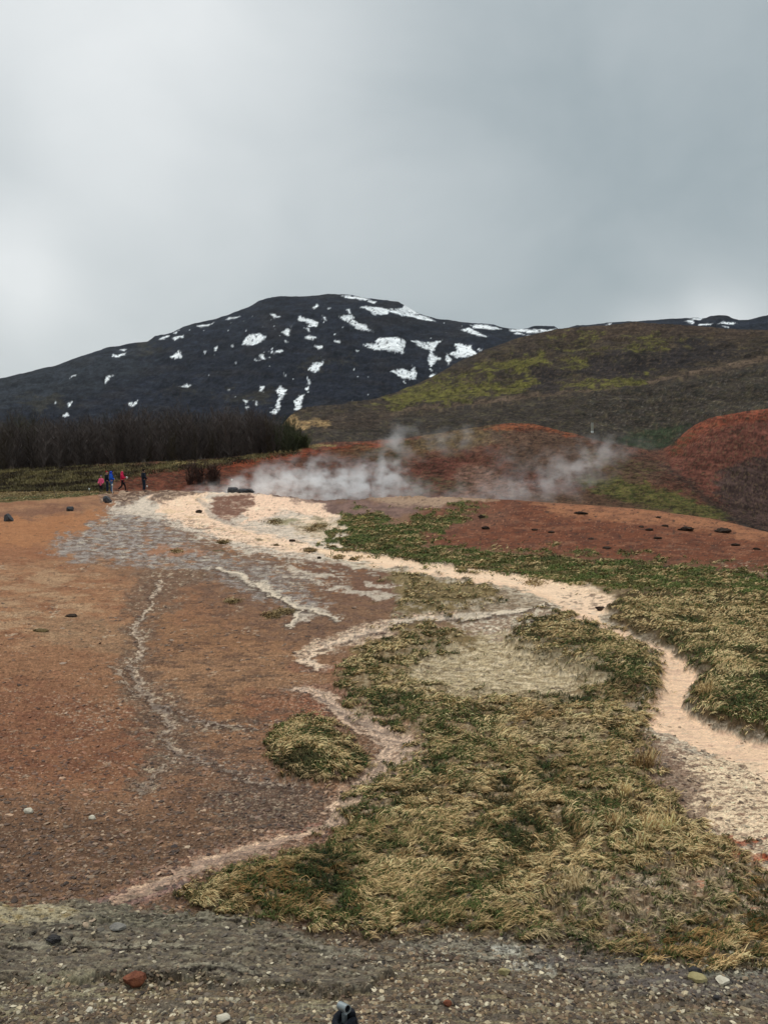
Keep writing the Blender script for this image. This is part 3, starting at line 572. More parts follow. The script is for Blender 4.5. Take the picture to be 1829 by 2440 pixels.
# fine speckle everywhere: clods and chips
sp = mot(3.4, 2.2, 81, 3, .8); sp2 = mot(7, 3, 82, 3, .75); sp3 = mot(16, 4.5, 83, 4, .7)
stony = (1-.75*np.clip(near_grass, 0, 1))*(1-.8*mstream)*(1-.5*np.clip(s4, 0, 1))*(1-.8*brd)*(1-.6*np.clip(shelf+.8*mud2, 0, 1))*(.35+.65*sstep(1150, 1500, py))
C.col *= np.clip(1+stony*(.75*sp+.6*sp2+.45*sp3), .25, 2.2)[:,None]
C.mixin(stony*sstep(.40, .6, sp+.5*sp2)*sstep(1300, 1700, py), (186, 168, 148), .55)
C.mixin(stony*sstep(.36, .6, -sp-.5*sp2)*sstep(1300, 1700, py), (58, 48, 42), .6)
C.mixin((1-near_grass)*(1-mstream)*sstep(.33, .45, mot(18, 4, 86))*(1-sstep(1300, 1500, py))*sstep(1095, 1110, py), (92, 72, 60), .6)
lum_ = sstep(.18, .5, C.col[:,1])[:,None]; C.col = np.clip(C.col*(np.array([.95, .93, .89])*(1-lum_)+np.array([1.03, .985, .92])*lum_), .005, .85)
# relief
X, Y = C.X, C.Y
dz = 0.030*fbm(X/1.9, Y/1.9, 4, 31)*sstep(2, 6, Y)*(1-.4*sstep(30, 50, Y))
dz += .010*fbm(X/.35, Y/.35, 4, 33, .6)*(1-sstep(12, 30, Y))
dz += -.020*np.clip(mstream, 0, 1)-.012*np.clip(C.line([(a, b, c*1.6) for a, b, c in MID2+LOW2[1:]], 2.0, .95, 4)+C.line([(a, b, c*3) for a, b, c in GL], 2.0, .95, 4), 0, 1)*sstep(2, 5, Y)
# foreground rock: broken slabs, raised a little above the gravel
slab = np.clip(shelf+mud2*.6, 0, 1); dz -= .016*crack
dz += slab*(.016+.014*fbm(X/.40, Y/.16, 5, 35, .6, True))
terr = fbm(X/.5, Y/.3, 3, 36); dz += slab*.030*(np.floor(terr*6)/6)
# grass cushions: hollows and crests that the wind has combed
ysc = .045+.014*np.clip(Y, 2, 25); crests = fbm(X/(ysc*3.0)+.9*fbm(X/.7, Y/.5, 2, 5), np.log(Y)*9+.9*fbm(X/.5, Y/.4, 2, 6), 3, 37, .5, True)+.6*fbm(X/.9, Y/.6, 2, 47)
size = .75+.10*np.clip(Y, 2, 20)*.8
dz += soft*(.006+.030*np.clip(crests, -.7, 1)*size)
dz += s_tus*.055+s_hum*.08+s_right*(.08+.05*fbm(X/1.5, Y/1.5, 2, 38))
dz += C.line([(1100,1800,60),(1200,1765,60),(1290,1790,50),(1350,1830,40)], 2.2, .9, 8)*.06
dz += C.line([(1180,1700,10),(1300,1690,60),(1400,1740,40)], 2.2, .9, 8)*.02
dz += C.line([(500,1930,60),(640,1920,80),(720,1960,60)], 2.0, .9, 8)*.04
dz += C.grass*(1-near_grass)*.05*(1+fbm(X/1.2, Y/1.2, 3, 39))
dz += -.06*g_thin
dz += ledge*.14*np.clip(fbm(px/30, py/4, 4, 321, .6, True), -.3, 1)*sstep(25, 40, Y)
wet = np.clip(.5*brd+mstream*.5*sstep(1180, 1230, py)+thr_*.3+.12*s4+.1*s2+.15*s6+.25*shm*sstep(-.1, .2, mot(50, 8, 441)), 0, .9)
CREST = crests.reshape(ZB.shape)
ZG = ZB+dz.reshape(ZB.shape)*1.0
GRASS = C.grass.reshape(ZB.shape); GCOL = C.col.reshape(*ZB.shape, 3)
NEARG = near_grass.reshape(ZB.shape)
STONY = stony.reshape(ZB.shape); SHELFM = slab.reshape(ZB.shape)
gpx, gpy = pix(XG, YG, ZG)
def kind(o, k): o['kind'] = k; return o
ground = kind(make_grid('ground', RG, XG, YG, ZG, C.col, M_GROUND, wet), 'structure')
G_C = C

# ------------------------------------------------------------------ the hills
RH = rows(70.0, 880.0, 520, (100, 500, 700, 900, 1000, 1100, 1200, 1350, 1450, 1500, 1600))
ZH0 = smooth_cols(land_z(PXC, RH), 5)
XH = UU[None]*RH[:,None]; YH = np.repeat(RH[:,None], NC, 1)
C = Canvas(XH, YH, ZH0, (80, 70, 62)); px, py, mot = C.px, C.py, C.mot
far = sstep(165, 185, C.Y); farA = 1-far
# big hill
C.mixin(far, (76, 66, 58)); C.mixin(far*sstep(.0, .25, mot(30, 5, 451, 5, .65)), (48, 43, 42), .75); C.mixin(far*sstep(.12, .3, mot(36, 6, 452, 5, .65)), (92, 84, 56), .6); C.mixin(far*sstep(-.05, .3, mot(80, 22, 3)), (64, 58, 55), .8)
C.mixin(far*sstep(.1, .35, mot(26, 6, 5)), (102, 88, 68), .6)
C.mixin(far*(1-sstep(700, 760, py)), (86, 68, 57), .7)
MOSS = [[(800,884),(892,843),(968,818),(1070,792),(1141,780),(1171,782),(1121,797),(1045,813),(968,830)], [(800,890),(892,853),(984,838),(1070,830),(1150,824),(1145,838),(1045,858),(968,876),(892,884)],
        [(1080,788),(1174,775),(1170,793),(1100,812)], [(1218,770),(1239,752),(1284,750),(1253,764)], [(1310,766),(1380,753),(1420,749),(1420,760),(1329,770)], [(1373,735),(1397,726),(1440,733),(1397,741)],
        [(1190,852),(1260,837),(1342,817),(1404,815),(1390,832),(1294,843)], [(1080,832),(1136,822),(1139,838),(1098,856)], [(1208,800),(1260,775),(1268,786),(1224,815)], [(1186,732),(1212,727),(1216,735),(1190,738)],
        [(1240,735),(1284,720),(1280,728),(1250,738)], [(1462,741),(1500,748),(1480,750)], [(1130,770),(1180,766),(1178,776),(1136,778)], [(1340,780),(1420,768),(1425,775),(1350,788)]]
for q in MOSS:
    m = far*C.mask(q, 6, 22); C.mixin(m, (114, 110, 56), .95); C.mixin(m*sstep(.0, .3, mot(16, 5, 7)), (86, 80, 48), .8); C.mixin(m*sstep(.15, .4, mot(12, 4, 9)), (128, 126, 66), .8)
for q in ([(1245,815),(1262,780),(1344,762),(1415,764),(1476,772),(1502,792),(1451,808),(1375,812),(1285,825)], [(1140,850),(1150,825),(1195,808),(1230,806),(1195,850),(1165,860)], [(1400,780),(1500,740),(1600,760),(1520,800)], [(1100,812),(1180,795),(1230,800),(1130,820)]):
    C.mixin(far*C.mask(q, 7, 18), (56, 51, 52), .9)
C.mixin(far*C.line([(840,898,3),(1000,880,4),(1088,868,5),(1174,858,3),(1300,850,2),(1432,826,4),(1535,806,6),(1660,775,8),(1800,745,9)], 1.3, .8, 8), (116, 98, 84), .85)
lower = far*sstep(0, 14, py-np.interp(px, [840, 1000, 1174, 1432, 1535, 1660], [900, 884, 862, 830, 812, 782]))
C.mixin(lower, (68, 62, 58), .85); C.mixin(lower*sstep(.0, .3, mot(26, 7, 11)), (84, 78, 60), .7); C.mixin(lower*sstep(.0, .3, mot(40, 8, 12))*(px > 1250), (56, 56, 50), .7)
C.mixin(lower*sstep(.25, .4, mot(8, 3, 13))*(px > 1250), (122, 114, 108), .6)
C.mixin(far*C.mask([(640,940),(700,905),(820,890),(860,910),(800,935)], 8, 16), (76, 64, 56), .8)
for q in ([(598,905),(622,893),(636,903),(650,917),(690,911),(716,918),(700,928),(660,934),(600,925)],):
    C.mixin(far*C.mask(q, 4, 6), (186, 156, 112), .95); C.mixin(far*C.mask(q, 4, 6)*sstep(.1, .3, mot(12, 5, 16)), (146, 112, 82), .7)
C.mixin(far*C.mask([(1330,972),(1350,945),(1440,928),(1480,925),(1450,965),(1400,975)], 6, 12), (58, 70, 50), .9)
# the near slopes
nearh = farA
C.mixin(nearh, (106, 72, 62)); 
C.mixin(nearh*C.mask([(-2500,1000),(240,1005),(500,985),(660,958),(700,962),(520,996),(330,1018),(235,1040),(225,1075),(-2500,1095)], 5, 12), (98, 86, 62)); 
bank = nearh*C.mask([(-2500,1000),(240,1005),(235,1040),(225,1085),(-2500,1120)], 5, 12)
C.mixin(bank*sstep(-.1, .25, mot(34, 6, 21)), (72, 62, 50), .85); C.mixin(bank*sstep(.1, .3, mot(24, 5, 22)), (132, 124, 78), .7)
C.mixin(nearh*C.mask([(-2500,1090),(0,1066),(130,1056),(235,1052),(235,1064),(130,1074),(0,1084),(-2500,1110)], 4, 8), (60, 72, 42), .85)
C.mixin(nearh*C.line([(-300,1024,4),(240,1022,5),(340,1006,6),(500,992,5),(650,968,4),(720,960,3)], 1.4, .6, 6), (152, 138, 98), .85)
C.mixin(nearh*C.mask([(245,1030),(340,1014),(500,1003),(560,1000),(640,1000),(640,1076),(245,1068)], 5, 10), (112, 66, 52), .95)
C.mixin(nearh*C.mask([(250,1028),(330,1020),(440,1030),(420,1050),(250,1052)], 6, 10)*sstep(-.1, .3, mot(30, 5, 24)), (88, 56, 48), .7)
C.mixin(nearh*C.mask([(470,1008),(560,988),(700,966),(850,950),(862,958),(740,976),(600,994),(500,1014)], 4, 8), (140, 72, 50), .95)
C.mixin(nearh*C.mask([(700,975),(860,952),(1000,940),(1000,985),(860,1000),(760,985)], 8, 14), (104, 84, 62), .8); C.mixin(nearh*C.mask([(780,980),(860,960),(960,990),(860,1010)], 8, 14)*sstep(0, .2, mot(20, 6, 25)), (74, 74, 48), .8)
C.mixin(nearh*C.mask([(880,960),(940,925),(1030,915),(1090,920),(1100,950),(1000,970)], 8, 14), (116, 102, 76), .8); C.mixin(nearh*sstep(0, .3, mot(24, 7, 26))*C.mask([(880,960),(940,925),(1030,915),(1090,920),(1100,950),(1000,970)], 8, 14), (92, 70, 58), .7)
C.mixin(nearh*C.mask([(1050,928),(1100,912),(1180,914),(1245,938),(1225,940),(1160,926),(1080,930)], 4, 6), (146, 86, 60), .8)
C.mixin(nearh*C.mask([(1060,935),(1180,930),(1250,942),(1340,968),(1420,1000),(1450,1040),(1330,1040),(1200,1040),(1080,990)], 10, 18), (98, 78, 68), .9)
C.mixin(nearh*C.mask([(860,985),(960,975),(1020,990),(1010,1030),(900,1035)], 10, 16), (112, 70, 62), .7)
C.mixin(nearh*C.mask([(990,1008),(1040,1005),(1130,1050),(1200,1085),(1000,1075),(985,1040)], 6, 8), (134, 106, 96), .8)
C.mixin(nearh*C.mask([(860,1028),(930,1024),(1010,1040),(1010,1062),(900,1064)], 6, 12)*sstep(-.2, .1, mot(20, 5, 27)), (82, 78, 60), .8)
gs = nearh*C.mask([(1240,1035),(1330,1030),(1450,1062),(1560,1096),(1590,1122),(1480,1120),(1360,1095),(1290,1070)], 6, 14)
C.mixin(gs, (100, 98, 58), .95); C.mixin(gs*sstep(.0, .25, mot(18, 5, 28)), (66, 74, 44), .8)
C.mixin(nearh*C.mask([(1090,1075),(1250,1060),(1420,1100),(1560,1130),(1400,1110),(1250,1095)], 6, 14), (92, 74, 62), .8)
C.mixin(nearh*C.mask([(1250,975),(1380,990),(1430,1020),(1380,1035),(1280,1025)], 8, 16)*sstep(-.1, .2, mot(18, 5, 29)), (104, 96, 66), .7)
C.mixin(nearh*sstep(.25, .42, mot(14, 4, 30))*(px > 560), (70, 58, 52), .7)
HB = nearh*C.mask([(1436,1012),(1440,960),(1480,905),(1560,885),(1700,870),(2500,850),(2500,1260),(1700,1190),(1600,1140),(1540,1090),(1480,1040)], 4, 7)
C.mixin(HB, (112, 72, 64)); C.mixin(HB*C.mask([(1440,975),(1490,910),(1560,885),(1700,870),(2500,850),(2500,890),(1700,905),(1600,912),(1510,938),(1460,985)], 12, 12), (134, 74, 56), .8)
C.mixin(HB*C.mask([(1540,1030),(1600,1000),(1700,965),(2500,930),(2500,1270),(1640,1200),(1560,1100)], 12, 16), (76, 66, 66), .85)
C.mixin(HB*sstep(.3, .42, mot(12, 4, 32)), (70, 66, 52), .7)
C.mixin(nearh*C.line([(1425,1000,5),(1470,1030,7),(1520,1070,7),(1580,1120,8),(1640,1150,10)], 1.2, .8, 8), (56, 52, 50), .7)  # shade of the gully between the slopes, painted as a dark crease
C.mixin(nearh*C.mask([(1440,962),(1490,930),(1500,945),(1460,985)], 4, 8)*sstep(0, .2, mot(14, 5, 34)), (58, 70, 50), .8)
C.col *= np.clip(1+.55*mot(5, 2.2, 81, 3, .8)+.65*mot(13, 4.0, 82, 4, .75)+.7*mot(50, 10, 83, 5, .7)+.4*mot(90, 24, 84, 4, .6), .35, 2.0)[:,None]
C.mixin(sstep(.14, .26, mot(16, 4, 351, 4, .7)), (44, 38, 34), .6); C.mixin(sstep(.2, .3, mot(9, 3, 352, 3, .7)), (124, 106, 84), .4)
C.col *= np.where(far[:,None] > .5, np.array([[.60, .58, .55]]), np.array([[.72, .66, .58]]))
C.col = np.clip(C.col, .004, .8)
X, Y = C.X, C.Y
a = .0022*Y
dz = a*fbm(X/7, Y/7, 5, 41, .55)*(1-sstep(150, 260, Y))*sstep(70, 76, Y)+sstep(150, 260, Y)*(.0065*Y*fbm(X/55+.4*fbm(X/40, Y/60, 2, 8), Y/80, 6, 43, .58, True)*(1-.75*sstep(480, 570, Y)))
gul = np.abs(((X+.22*Y)/26) % 1-.5)
dz += (.0016*Y)*fbm(X/(Y*.016), np.log(Y)*38, 4, 361, .6)*sstep(74, 80, Y)
ZH = ZH0+dz.reshape(ZH0.shape)
hills = kind(make_grid('hills', RH, XH, YH, ZH, C.col, M_HILL), 'structure')
H_C = C

# ------------------------------------------------------------------ the snow-patched mountain
RM = rows(880.0, 9500.0, 430, (50, 200, 400, 600, 800, 900, 1000, 1100, 1200, 1500))
ZM0 = land_z(PXC, RM)
zs = smooth_cols(ZM0, 6); k = sstep(2700, 3200, RM)[:,None]*(1-sstep(3400, 3600, RM)[:,None]); ZM0 = zs*(1-k)+ZM0*k
XM = UU[None]*RM[:,None]; YM = np.repeat(RM[:,None], NC, 1)
X, Y = XM, YM
rel = fbm(X/420+.6*fbm(X/700, Y/700, 2, 4), Y/900, 6, 51, .58, True)
amp = 26*sstep(950, 1800, Y)*(1-.80*sstep(2500, 3150, Y))+2.2
bands = fbm(X/900, Y/900, 2, 52)
zz = ZM0/46+bands*1.4
step = (zz-np.floor(zz)); step = sstep(.25, .75, step)-step
ZM = ZM0+(rel-.15)*amp+step*11*sstep(1300, 2000, Y)*(1-.6*sstep(2700, 3200, Y))
ZM += 3.5*fbm(X/55, Y/55, 4, 53, .65)+16*fbm(X/150, Y/420, 5, 54, .65, True)*sstep(1200, 2000, Y)*(1-.85*sstep(2700, 3200, Y))
k2 = (1-sstep(880, 1000, Y)); ZM = ZM*(1-k2)+ZM0*k2
C = Canvas(XM, YM, ZM, (38, 42, 54)); px, py, mot = C.px, C.py, C.mot  # base rock colour carries a painted blue haze
C.mixin(sstep(-.05, .35, mot(60, 12, 3)), (50, 53, 62), .6); C.mixin(sstep(.05, .35, mot(120, 22, 5)), (58, 52, 50), .4)
C.mixin(sstep(.15, .4, mot(30, 6, 6)), (26, 28, 35), .7)
C.mixin(C.mask([(-300,800),(180,770),(330,740),(330,800),(100,880),(-300,900)], 30, 30), (62, 66, 70), .5)
for q in ([(40,862),(90,855),(150,862),(150,880),(60,880)], [(470,858),(540,848),(600,850),(560,872)], [(340,850),(430,840),(420,850)], [(790,868),(850,862),(880,850),(940,815),(960,830),(900,880),(800,895)], [(280,752),(330,745),(360,755),(300,765)], [(640,790),(760,770),(760,780),(660,800)]):
    C.mixin(C.mask(q, 6, 22), (72, 66, 52), .6)
z7 = lambda q: [(543.9+.3281*a, 616.4+.3281*b) for a, b in q]
z6 = lambda q: [(.3281*a, 616.4+.3281*b) for a, b in q]
z5 = lambda q: [(1087.8+.3439*a, 634.5+.3439*b) for a, b in q]
SNOW = [z7(q) for q in (
 [(565,205),(660,195),(690,240),(795,302),(700,290),(620,235)], [(765,412),(850,350),(930,338),(1018,368),(990,447),(870,425)], [(735,383),(780,380),(795,402),(740,400)],
 [(1045,360),(1120,375),(1245,368),(1190,435),(1110,402)], [(1175,436),(1235,485),(1165,540),(1165,490)], [(1345,383),(1440,398),(1470,455),(1350,480),(1300,445),(1340,430)], [(1280,445),(1320,490),(1295,525),(1266,485)],
 [(915,565),(1000,553),(1060,572),(1055,528),(1088,560),(1080,614),(1000,614)], [(372,552),(400,518),(440,512),(478,492),(472,512),(440,548),(415,576)], [(156,690),(190,670),(226,688),(198,738),(170,712)],
 [(180,740),(202,745),(162,852),(120,835),(160,800)], [(325,722),(353,722),(312,824),(274,827),(288,762)], [(358,670),(385,670),(370,700),(353,692)], [(372,622),(386,626),(384,648),(373,645)], [(58,666),(78,666),(74,707),(58,697)],
 [(338,347),(375,330),(440,350),(375,360)], [(405,395),(455,391),(466,410),(440,419)], [(203,310),(235,278),(252,300),(242,332),(213,327)], [(108,430),(192,425),(188,439),(118,444)],
 [(315,203),(375,222),(432,240),(428,277),(372,272),(370,237),(305,230)], [(348,280),(384,290),(368,310)], [(-15,330),(40,318),(90,343),(40,388),(-70,392),(-40,355)], [(396,147),(430,120),(438,130),(410,155)],
 [(122,195),(150,190),(188,208),(150,214)], [(63,453),(87,458),(82,487),(63,480)], [(543,364),(580,364),(572,377),(546,374)], [(575,66),(650,70),(745,82),(815,112),(800,120),(740,99),(650,88)],
 [(712,148),(760,138),(880,158),(980,148),(1000,120),(1100,185),(1205,236),(1120,228),(1000,198),(900,178),(885,194),(790,188),(765,160)], [(1372,285),(1420,278),(1555,336),(1480,333)], [(1430,258),(1500,260),(1660,284),(1560,292),(1460,282)],
 [(1163,600),(1190,583),(1208,590),(1187,610)], [(1487,424),(1513,420),(1502,443)], [(998,630),(1023,640),(1010,648)], [(213,363),(240,368),(225,376)], [(684,433),(702,436),(692,447)], [(540,318),(556,318),(548,328)],
 [(500,150),(516,150),(508,162)], [(455,200),(475,215),(480,232),(466,228)], [(620,160),(640,158),(650,185),(635,186)], [(250,258),(268,262),(258,268)], [(208,575),(228,588),(222,596),(212,590)], [(26,770),(40,765),(28,795)],
 [(20,488),(48,490),(30,497)], [(112,465),(122,466),(118,477)], [(1165,548),(1180,552),(1172,560)])]
SNOW += [z6(q) for q in ([(733,452),(780,460),(828,446),(828,459),(760,477),(736,467)], [(793,424),(827,420),(822,431)], [(693,600),(742,596),(705,643)], [(1186,673),(1230,653),(1268,656),(1240,677)], [(448,785),(493,758),(455,806)],
 [(408,856),(455,836),(460,856),(420,870)], [(846,774),(880,773),(911,752),(882,802),(853,800)], [(355,758),(374,780),(363,782)], [(1125,468),(1168,453),(1172,427),(1197,438),(1195,470),(1150,480)], [(1410,415),(1430,400),(1444,415),(1420,429)],
 [(1313,270),(1360,256),(1402,243),(1370,264),(1320,277)], [(1485,225),(1530,210),(1568,198),(1562,212),(1500,231)], [(1033,352),(1110,328),(1117,336),(1045,360)], [(1138,350),(1212,336),(1217,346),(1150,364)], [(1143,315),(1170,306),(1174,319)],
 [(440,618),(505,583),(500,596)], [(1557,505),(1602,505),(1565,513)], [(1598,753),(1630,758),(1615,785)], [(1340,436),(1360,434),(1348,446)], [(1515,398),(1532,396),(1520,407)], [(1620,800),(1640,797),(1632,818)], [(1538,738),(1556,738),(1546,744)])]
SNOW += [z5(q) for q in ([(10,222),(200,230),(235,243),(150,247),(60,237)], [(85,245),(155,268),(50,248)], [(300,242),(380,228),(437,220),(432,237),(320,246)], [(180,228),(330,218),(325,232),(200,240)], [(1140,172),(1190,168),(1185,184)],
 [(1218,190),(1322,188),(1300,198),(1230,200)], [(1370,176),(1400,175),(1450,182),(1440,192),(1355,190)], [(1160,158),(1255,150),(1230,166)], [(1373,206),(1412,210),(1405,220)], [(640,195),(680,190),(670,202)])]
snow = np.zeros(px.size)
C.wa = C.wa*.6+.4*mot(14, 5, 96, 3, .7); C.wb = C.wb*.6+.4*mot(14, 5, 97, 3, .7)
for q in SNOW:
    snow = np.maximum(snow, C.mask(q, 1.3, 5.0)*(1-sstep(.30, .42, mot(12, 3.5, 95))))
snow = np.maximum(snow, .9*sstep(.56, .62, mot(12, 4, 91))*C.mask([(380,700),(900,660),(1050,720),(1000,880),(560,880),(380,780)], 20, 10))
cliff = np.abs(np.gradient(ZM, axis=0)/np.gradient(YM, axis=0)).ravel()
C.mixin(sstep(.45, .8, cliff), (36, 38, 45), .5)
C.col *= np.clip(1+.6*mot(5, 2.5, 81, 3, .8)+.8*mot(14, 5, 82, 4, .75)+.7*mot(60, 14, 85, 4, .7), .3, 2.2)[:,None]*.85
C.mixin(snow*sstep(-.55, -.35, mot(8, 3, 541)), (246, 249, 252), 1)
C.col = np.clip(C.col, .004, .93); C.col = np.where(snow[:,None] < .5, C.col*.8, C.col)
mountain = kind(make_grid('mountain', RM, XM, YM, ZM, C.col, M_MOUNT), 'structure')

# land behind the viewer
me = bpy.data.meshes.new('ground'); n = 40
gx, gy = np.meshgrid(np.linspace(-60, 60, n), np.concatenate([np.linspace(-80, -1, n-12), np.linspace(-.6, 2.41, 12)])); gz = np.where(gy > 0, -.98*(1-np.exp(-np.clip(gy, 0, 9)/8)), -.0)+.0*gx
i = np.arange(n-1)[:,None]*n+np.arange(n-1)[None]
mesh_from(me, np.stack([gx, gy, gz-.02], -1).reshape(-1, 3), np.stack([i, i+1, i+n+1, i+n], -1).reshape(-1, 4))
attr(me, 'Col', np.tile(lin((118, 102, 86)), (n*n, 1))); me.materials.append(M_GROUND)
gb = bpy.data.objects.new('ground', me); COL.objects.link(gb); gb['kind'] = 'structure'

# ------------------------------------------------------------------ where things stand
def _look(Zs, RS, x, y):
    x = np.asarray(x, float); y = np.asarray(y, float)
    c = np.interp(x/y, UU, np.arange(NC)); r = np.interp(y, RS, np.arange(len(RS)))
    c0 = np.clip(np.floor(c).astype(int), 0, NC-2); r0 = np.clip(np.floor(r).astype(int), 0, len(RS)-2)
    fc = c-c0; fr = r-r0
    return (Zs[r0, c0]*(1-fc)+Zs[r0, c0+1]*fc)*(1-fr)+(Zs[r0+1, c0]*(1-fc)+Zs[r0+1, c0+1]*fc)*fr
def land(x, y):
    y = np.asarray(y, float)
    return np.where(y < 70, _look(ZG, RG, x, np.minimum(y, 70)), _look(ZH, RH, x, np.maximum(y, 70)))
def spot(tx, ty, ymin=0.8, ymax=400):
    """the point of the land one sees at picture position (tx, ty)"""
    d = raydir(tx, ty)
    yy = np.exp(np.linspace(math.log(ymin), math.log(ymax), 5000)); x = d.x/d.y*yy; z = EYE+d.z/d.y*yy
    g = land(x, yy); h = np.nonzero(z <= g)[0]
    k = h[0] if len(h) else len(yy)-1
    return Vector((x[k], yy[k], float(g[k])))
# ------------------------------------------------------------------ labels
def tag(o, label=None, cat=None, group=None, k=None):
    if label: o['label'] = label
    if cat: o['category'] = cat
    if group: o['group'] = group
    if k: o['kind'] = k
    return o
def link(name, me, mat, parent=None):
    me.materials.append(mat); o = bpy.data.objects.new(name, me); COL.objects.link(o)
    if parent is not None: o.parent = parent
    return o
def empty(name, loc, rz=0.0):
    o = bpy.data.objects.new(name, None); COL.objects.link(o); o.location = loc; o.rotation_euler = (0, 0, rz); o.empty_display_size = .1; return o

# ------------------------------------------------------------------ grass: combed blades
def grid_pick(weight, n, Xs, Ys):
    w = np.clip(weight, 0, None).ravel().astype(float); w = w/w.sum()
    k = RNG.choice(w.size, n, p=w); r, c = np.divmod(k, NC)
    r2 = np.clip(r+1, 0, Xs.shape[0]-1); c2 = np.clip(c+1, 0, NC-1)
    a = RNG.random(n); b = RNG.random(n)
    x = Xs[r, c]+(Xs[r, c2]-Xs[r, c])*a+(Xs[r2, c]-Xs[r, c])*b
    y = Ys[r, c]+(Ys[r2, c]-Ys[r, c])*b
    return x, y, r, c
def patch(polys, x, y, z, f=16, warp=26):
    a, b = pix(x, y, z); wa = fbm(a/50, b/20, 4, 71); wb = fbm(a/50, b/20, 4, 72)
    m = np.zeros(a.size)
    for q in polys: m = np.maximum(m, 1-sstep(-f, f, sdf_poly(a+wa*warp*1.6, b+wb*warp, q)))
    return m
def cf(x, y):
    ysc = .045+.014*np.clip(y, 2, 25); return fbm(x/(ysc*3.0)+.9*fbm(x/.7, y/.5, 2, 5), np.log(y)*9+.9*fbm(x/.5, y/.4, 2, 6), 3, 37, .5, True)+.6*fbm(x/.9, y/.6, 2, 47)
def blades(name, n, weight, mat, length, flat=1.0, dark=1.0, mode='straw', spread=.35):
    vis = (gpx > -350) & (gpx < 2250) & (gpy < 2300); vis = vis*np.gradient(PXC)[None]/2.0
    x, y, r, c = grid_pick(weight*vis, n, XG, YG); z = land(x, y)
    e = .02; gx = (cf(x+e, y)-cf(x-e, y)); gy = (cf(x, y+e)-cf(x, y-e)); gm = np.maximum(1, np.hypot(gx, gy)*1.6); gx = gx/gm; gy = gy/gm
    crest_ = cf(x, y)
    lock = fbm(x/.16, y/.09, 3, 73); lock2 = fbm(x/.05, y/.03, 2, 74)
    if mode == 'straw': th = -.25+1.9*fbm(x/.6, y/.5, 2, 75)+1.3*fbm(x/.18, y/.10, 2, 76)+RNG.normal(0, spread, n)
    else: th = RNG.uniform(0, 6.28, n)
    k_ = .7 if mode == 'straw' else .1
    dx = np.cos(th)-k_*gx; dy = np.sin(th)*.8-k_*gy; d = np.hypot(dx, dy)+1e-6; dx /= d; dy /= d
    gro = .7+.45*np.clip(y/8, 0, 3)
    L = length*gro*np.exp(RNG.normal(0, .35, n))*(1+.5*np.clip(lock, -.5, 1))
    w = np.maximum(.0018, .80*y/826.)*(.6+.7*RNG.random(n))
    up = (.28+.30*RNG.random(n))*flat*(1+.5*(RNG.random(n) < .06))
    lift = .002+.008*np.clip(lock+.3, 0, 1)*gro*(mode == 'straw')
    t = np.array([0, .33, .68, 1.0]); hgt = np.array([0, .62, .95, .72])
    X = x[:,None]+dx[:,None]*L[:,None]*t; Y = y[:,None]+dy[:,None]*L[:,None]*t
    bend = RNG.normal(0, .18, n)[:,None]*L[:,None]*t*t
    X -= dy[:,None]*bend; Y += dx[:,None]*bend
    z1 = np.stack([land(X[:,j], np.maximum(Y[:,j], .6)) for j in range(4)], 1)
    Z = np.maximum(z1+.002, z[:,None]*.4+z1*.6)+np.asarray(lift).reshape(-1, 1)+hgt*L[:,None]*up[:,None]
    Z[:,0] = z-.004
    ww = np.array([.8, 1.0, .75, .12])*w[:,None]*.5
    roll = RNG.normal(0, .5, n)[:,None]
    ox, oy, oz = -dy[:,None]*ww*np.cos(roll), dx[:,None]*ww*np.cos(roll), ww*np.sin(roll)
    co = np.stack([np.stack([X+ox, Y+oy, Z+oz], -1), np.stack([X-ox, Y-oy, Z-oz], -1)], 2).reshape(n, 8, 3)
    base = (np.arange(n)*8)[:,None]
    q = np.concatenate([base+np.array([0, 1, 3, 2]), base+np.array([2, 3, 5, 4]), base+np.array([4, 5, 7, 6])], 0)
    u = np.clip(.42+.5*lock+.4*lock2+.8*crest_+RNG.normal(0, .2, n), 0, 1)[:,None]
    big = fbm(x/1.2, y/.9, 3, 79)[:,None]
    if mode == 'straw':
        straw = lin((226, 194, 142)); ochre = lin((146, 114, 70)); brown = lin((80, 62, 42))
        cc = np.where(u > .5, ochre+(straw-ochre)*(u-.5)*2, brown+(ochre-brown)*u*2)
        f = sstep(.0, .3, big); cc = cc*(1-f*.5)+f*.5*(lin((110, 92, 54))*(.5+1.0*u))
        oc = patch(OCHRES, x, y, z)[:,None]; cc = cc*(1-oc*.5)+oc*.5*(lin((138, 92, 36))*(.35+.9*u))
        pl = patch(PALES, x, y, z)[:,None]; cc = cc*(1-.5*pl)+.5*pl*lin((196, 178, 142))
    else:
        g1 = lin((96, 106, 56)); g2 = lin((46, 58, 34)); o1 = lin((84, 74, 46))
        cc = g2+(g1-g2)*u; k = sstep(-.05, .25, -big+.4*lock[:,None]); k = k*(1-patch(GREENS, x, y, z, 26, 40)[:,None]*.9)
        cc = cc*(1-k*.75)+k*.75*o1*(.6+.8*u)
    dk = patch(DARKS, x, y, z, 12)[:,None]; cc = cc*(1-.45*dk)
    cc *= (.62+.66*RNG.random(n))[:,None]*dark
    cc = np.clip(cc, .01, .75)
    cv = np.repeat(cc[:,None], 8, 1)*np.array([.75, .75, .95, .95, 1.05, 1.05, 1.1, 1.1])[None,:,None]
    me = bpy.data.meshes.new(name); mesh_from(me, co.reshape(-1, 3), q, False); attr(me, 'Col', cv.reshape(-1, 3))
    return link(name, me, mat)
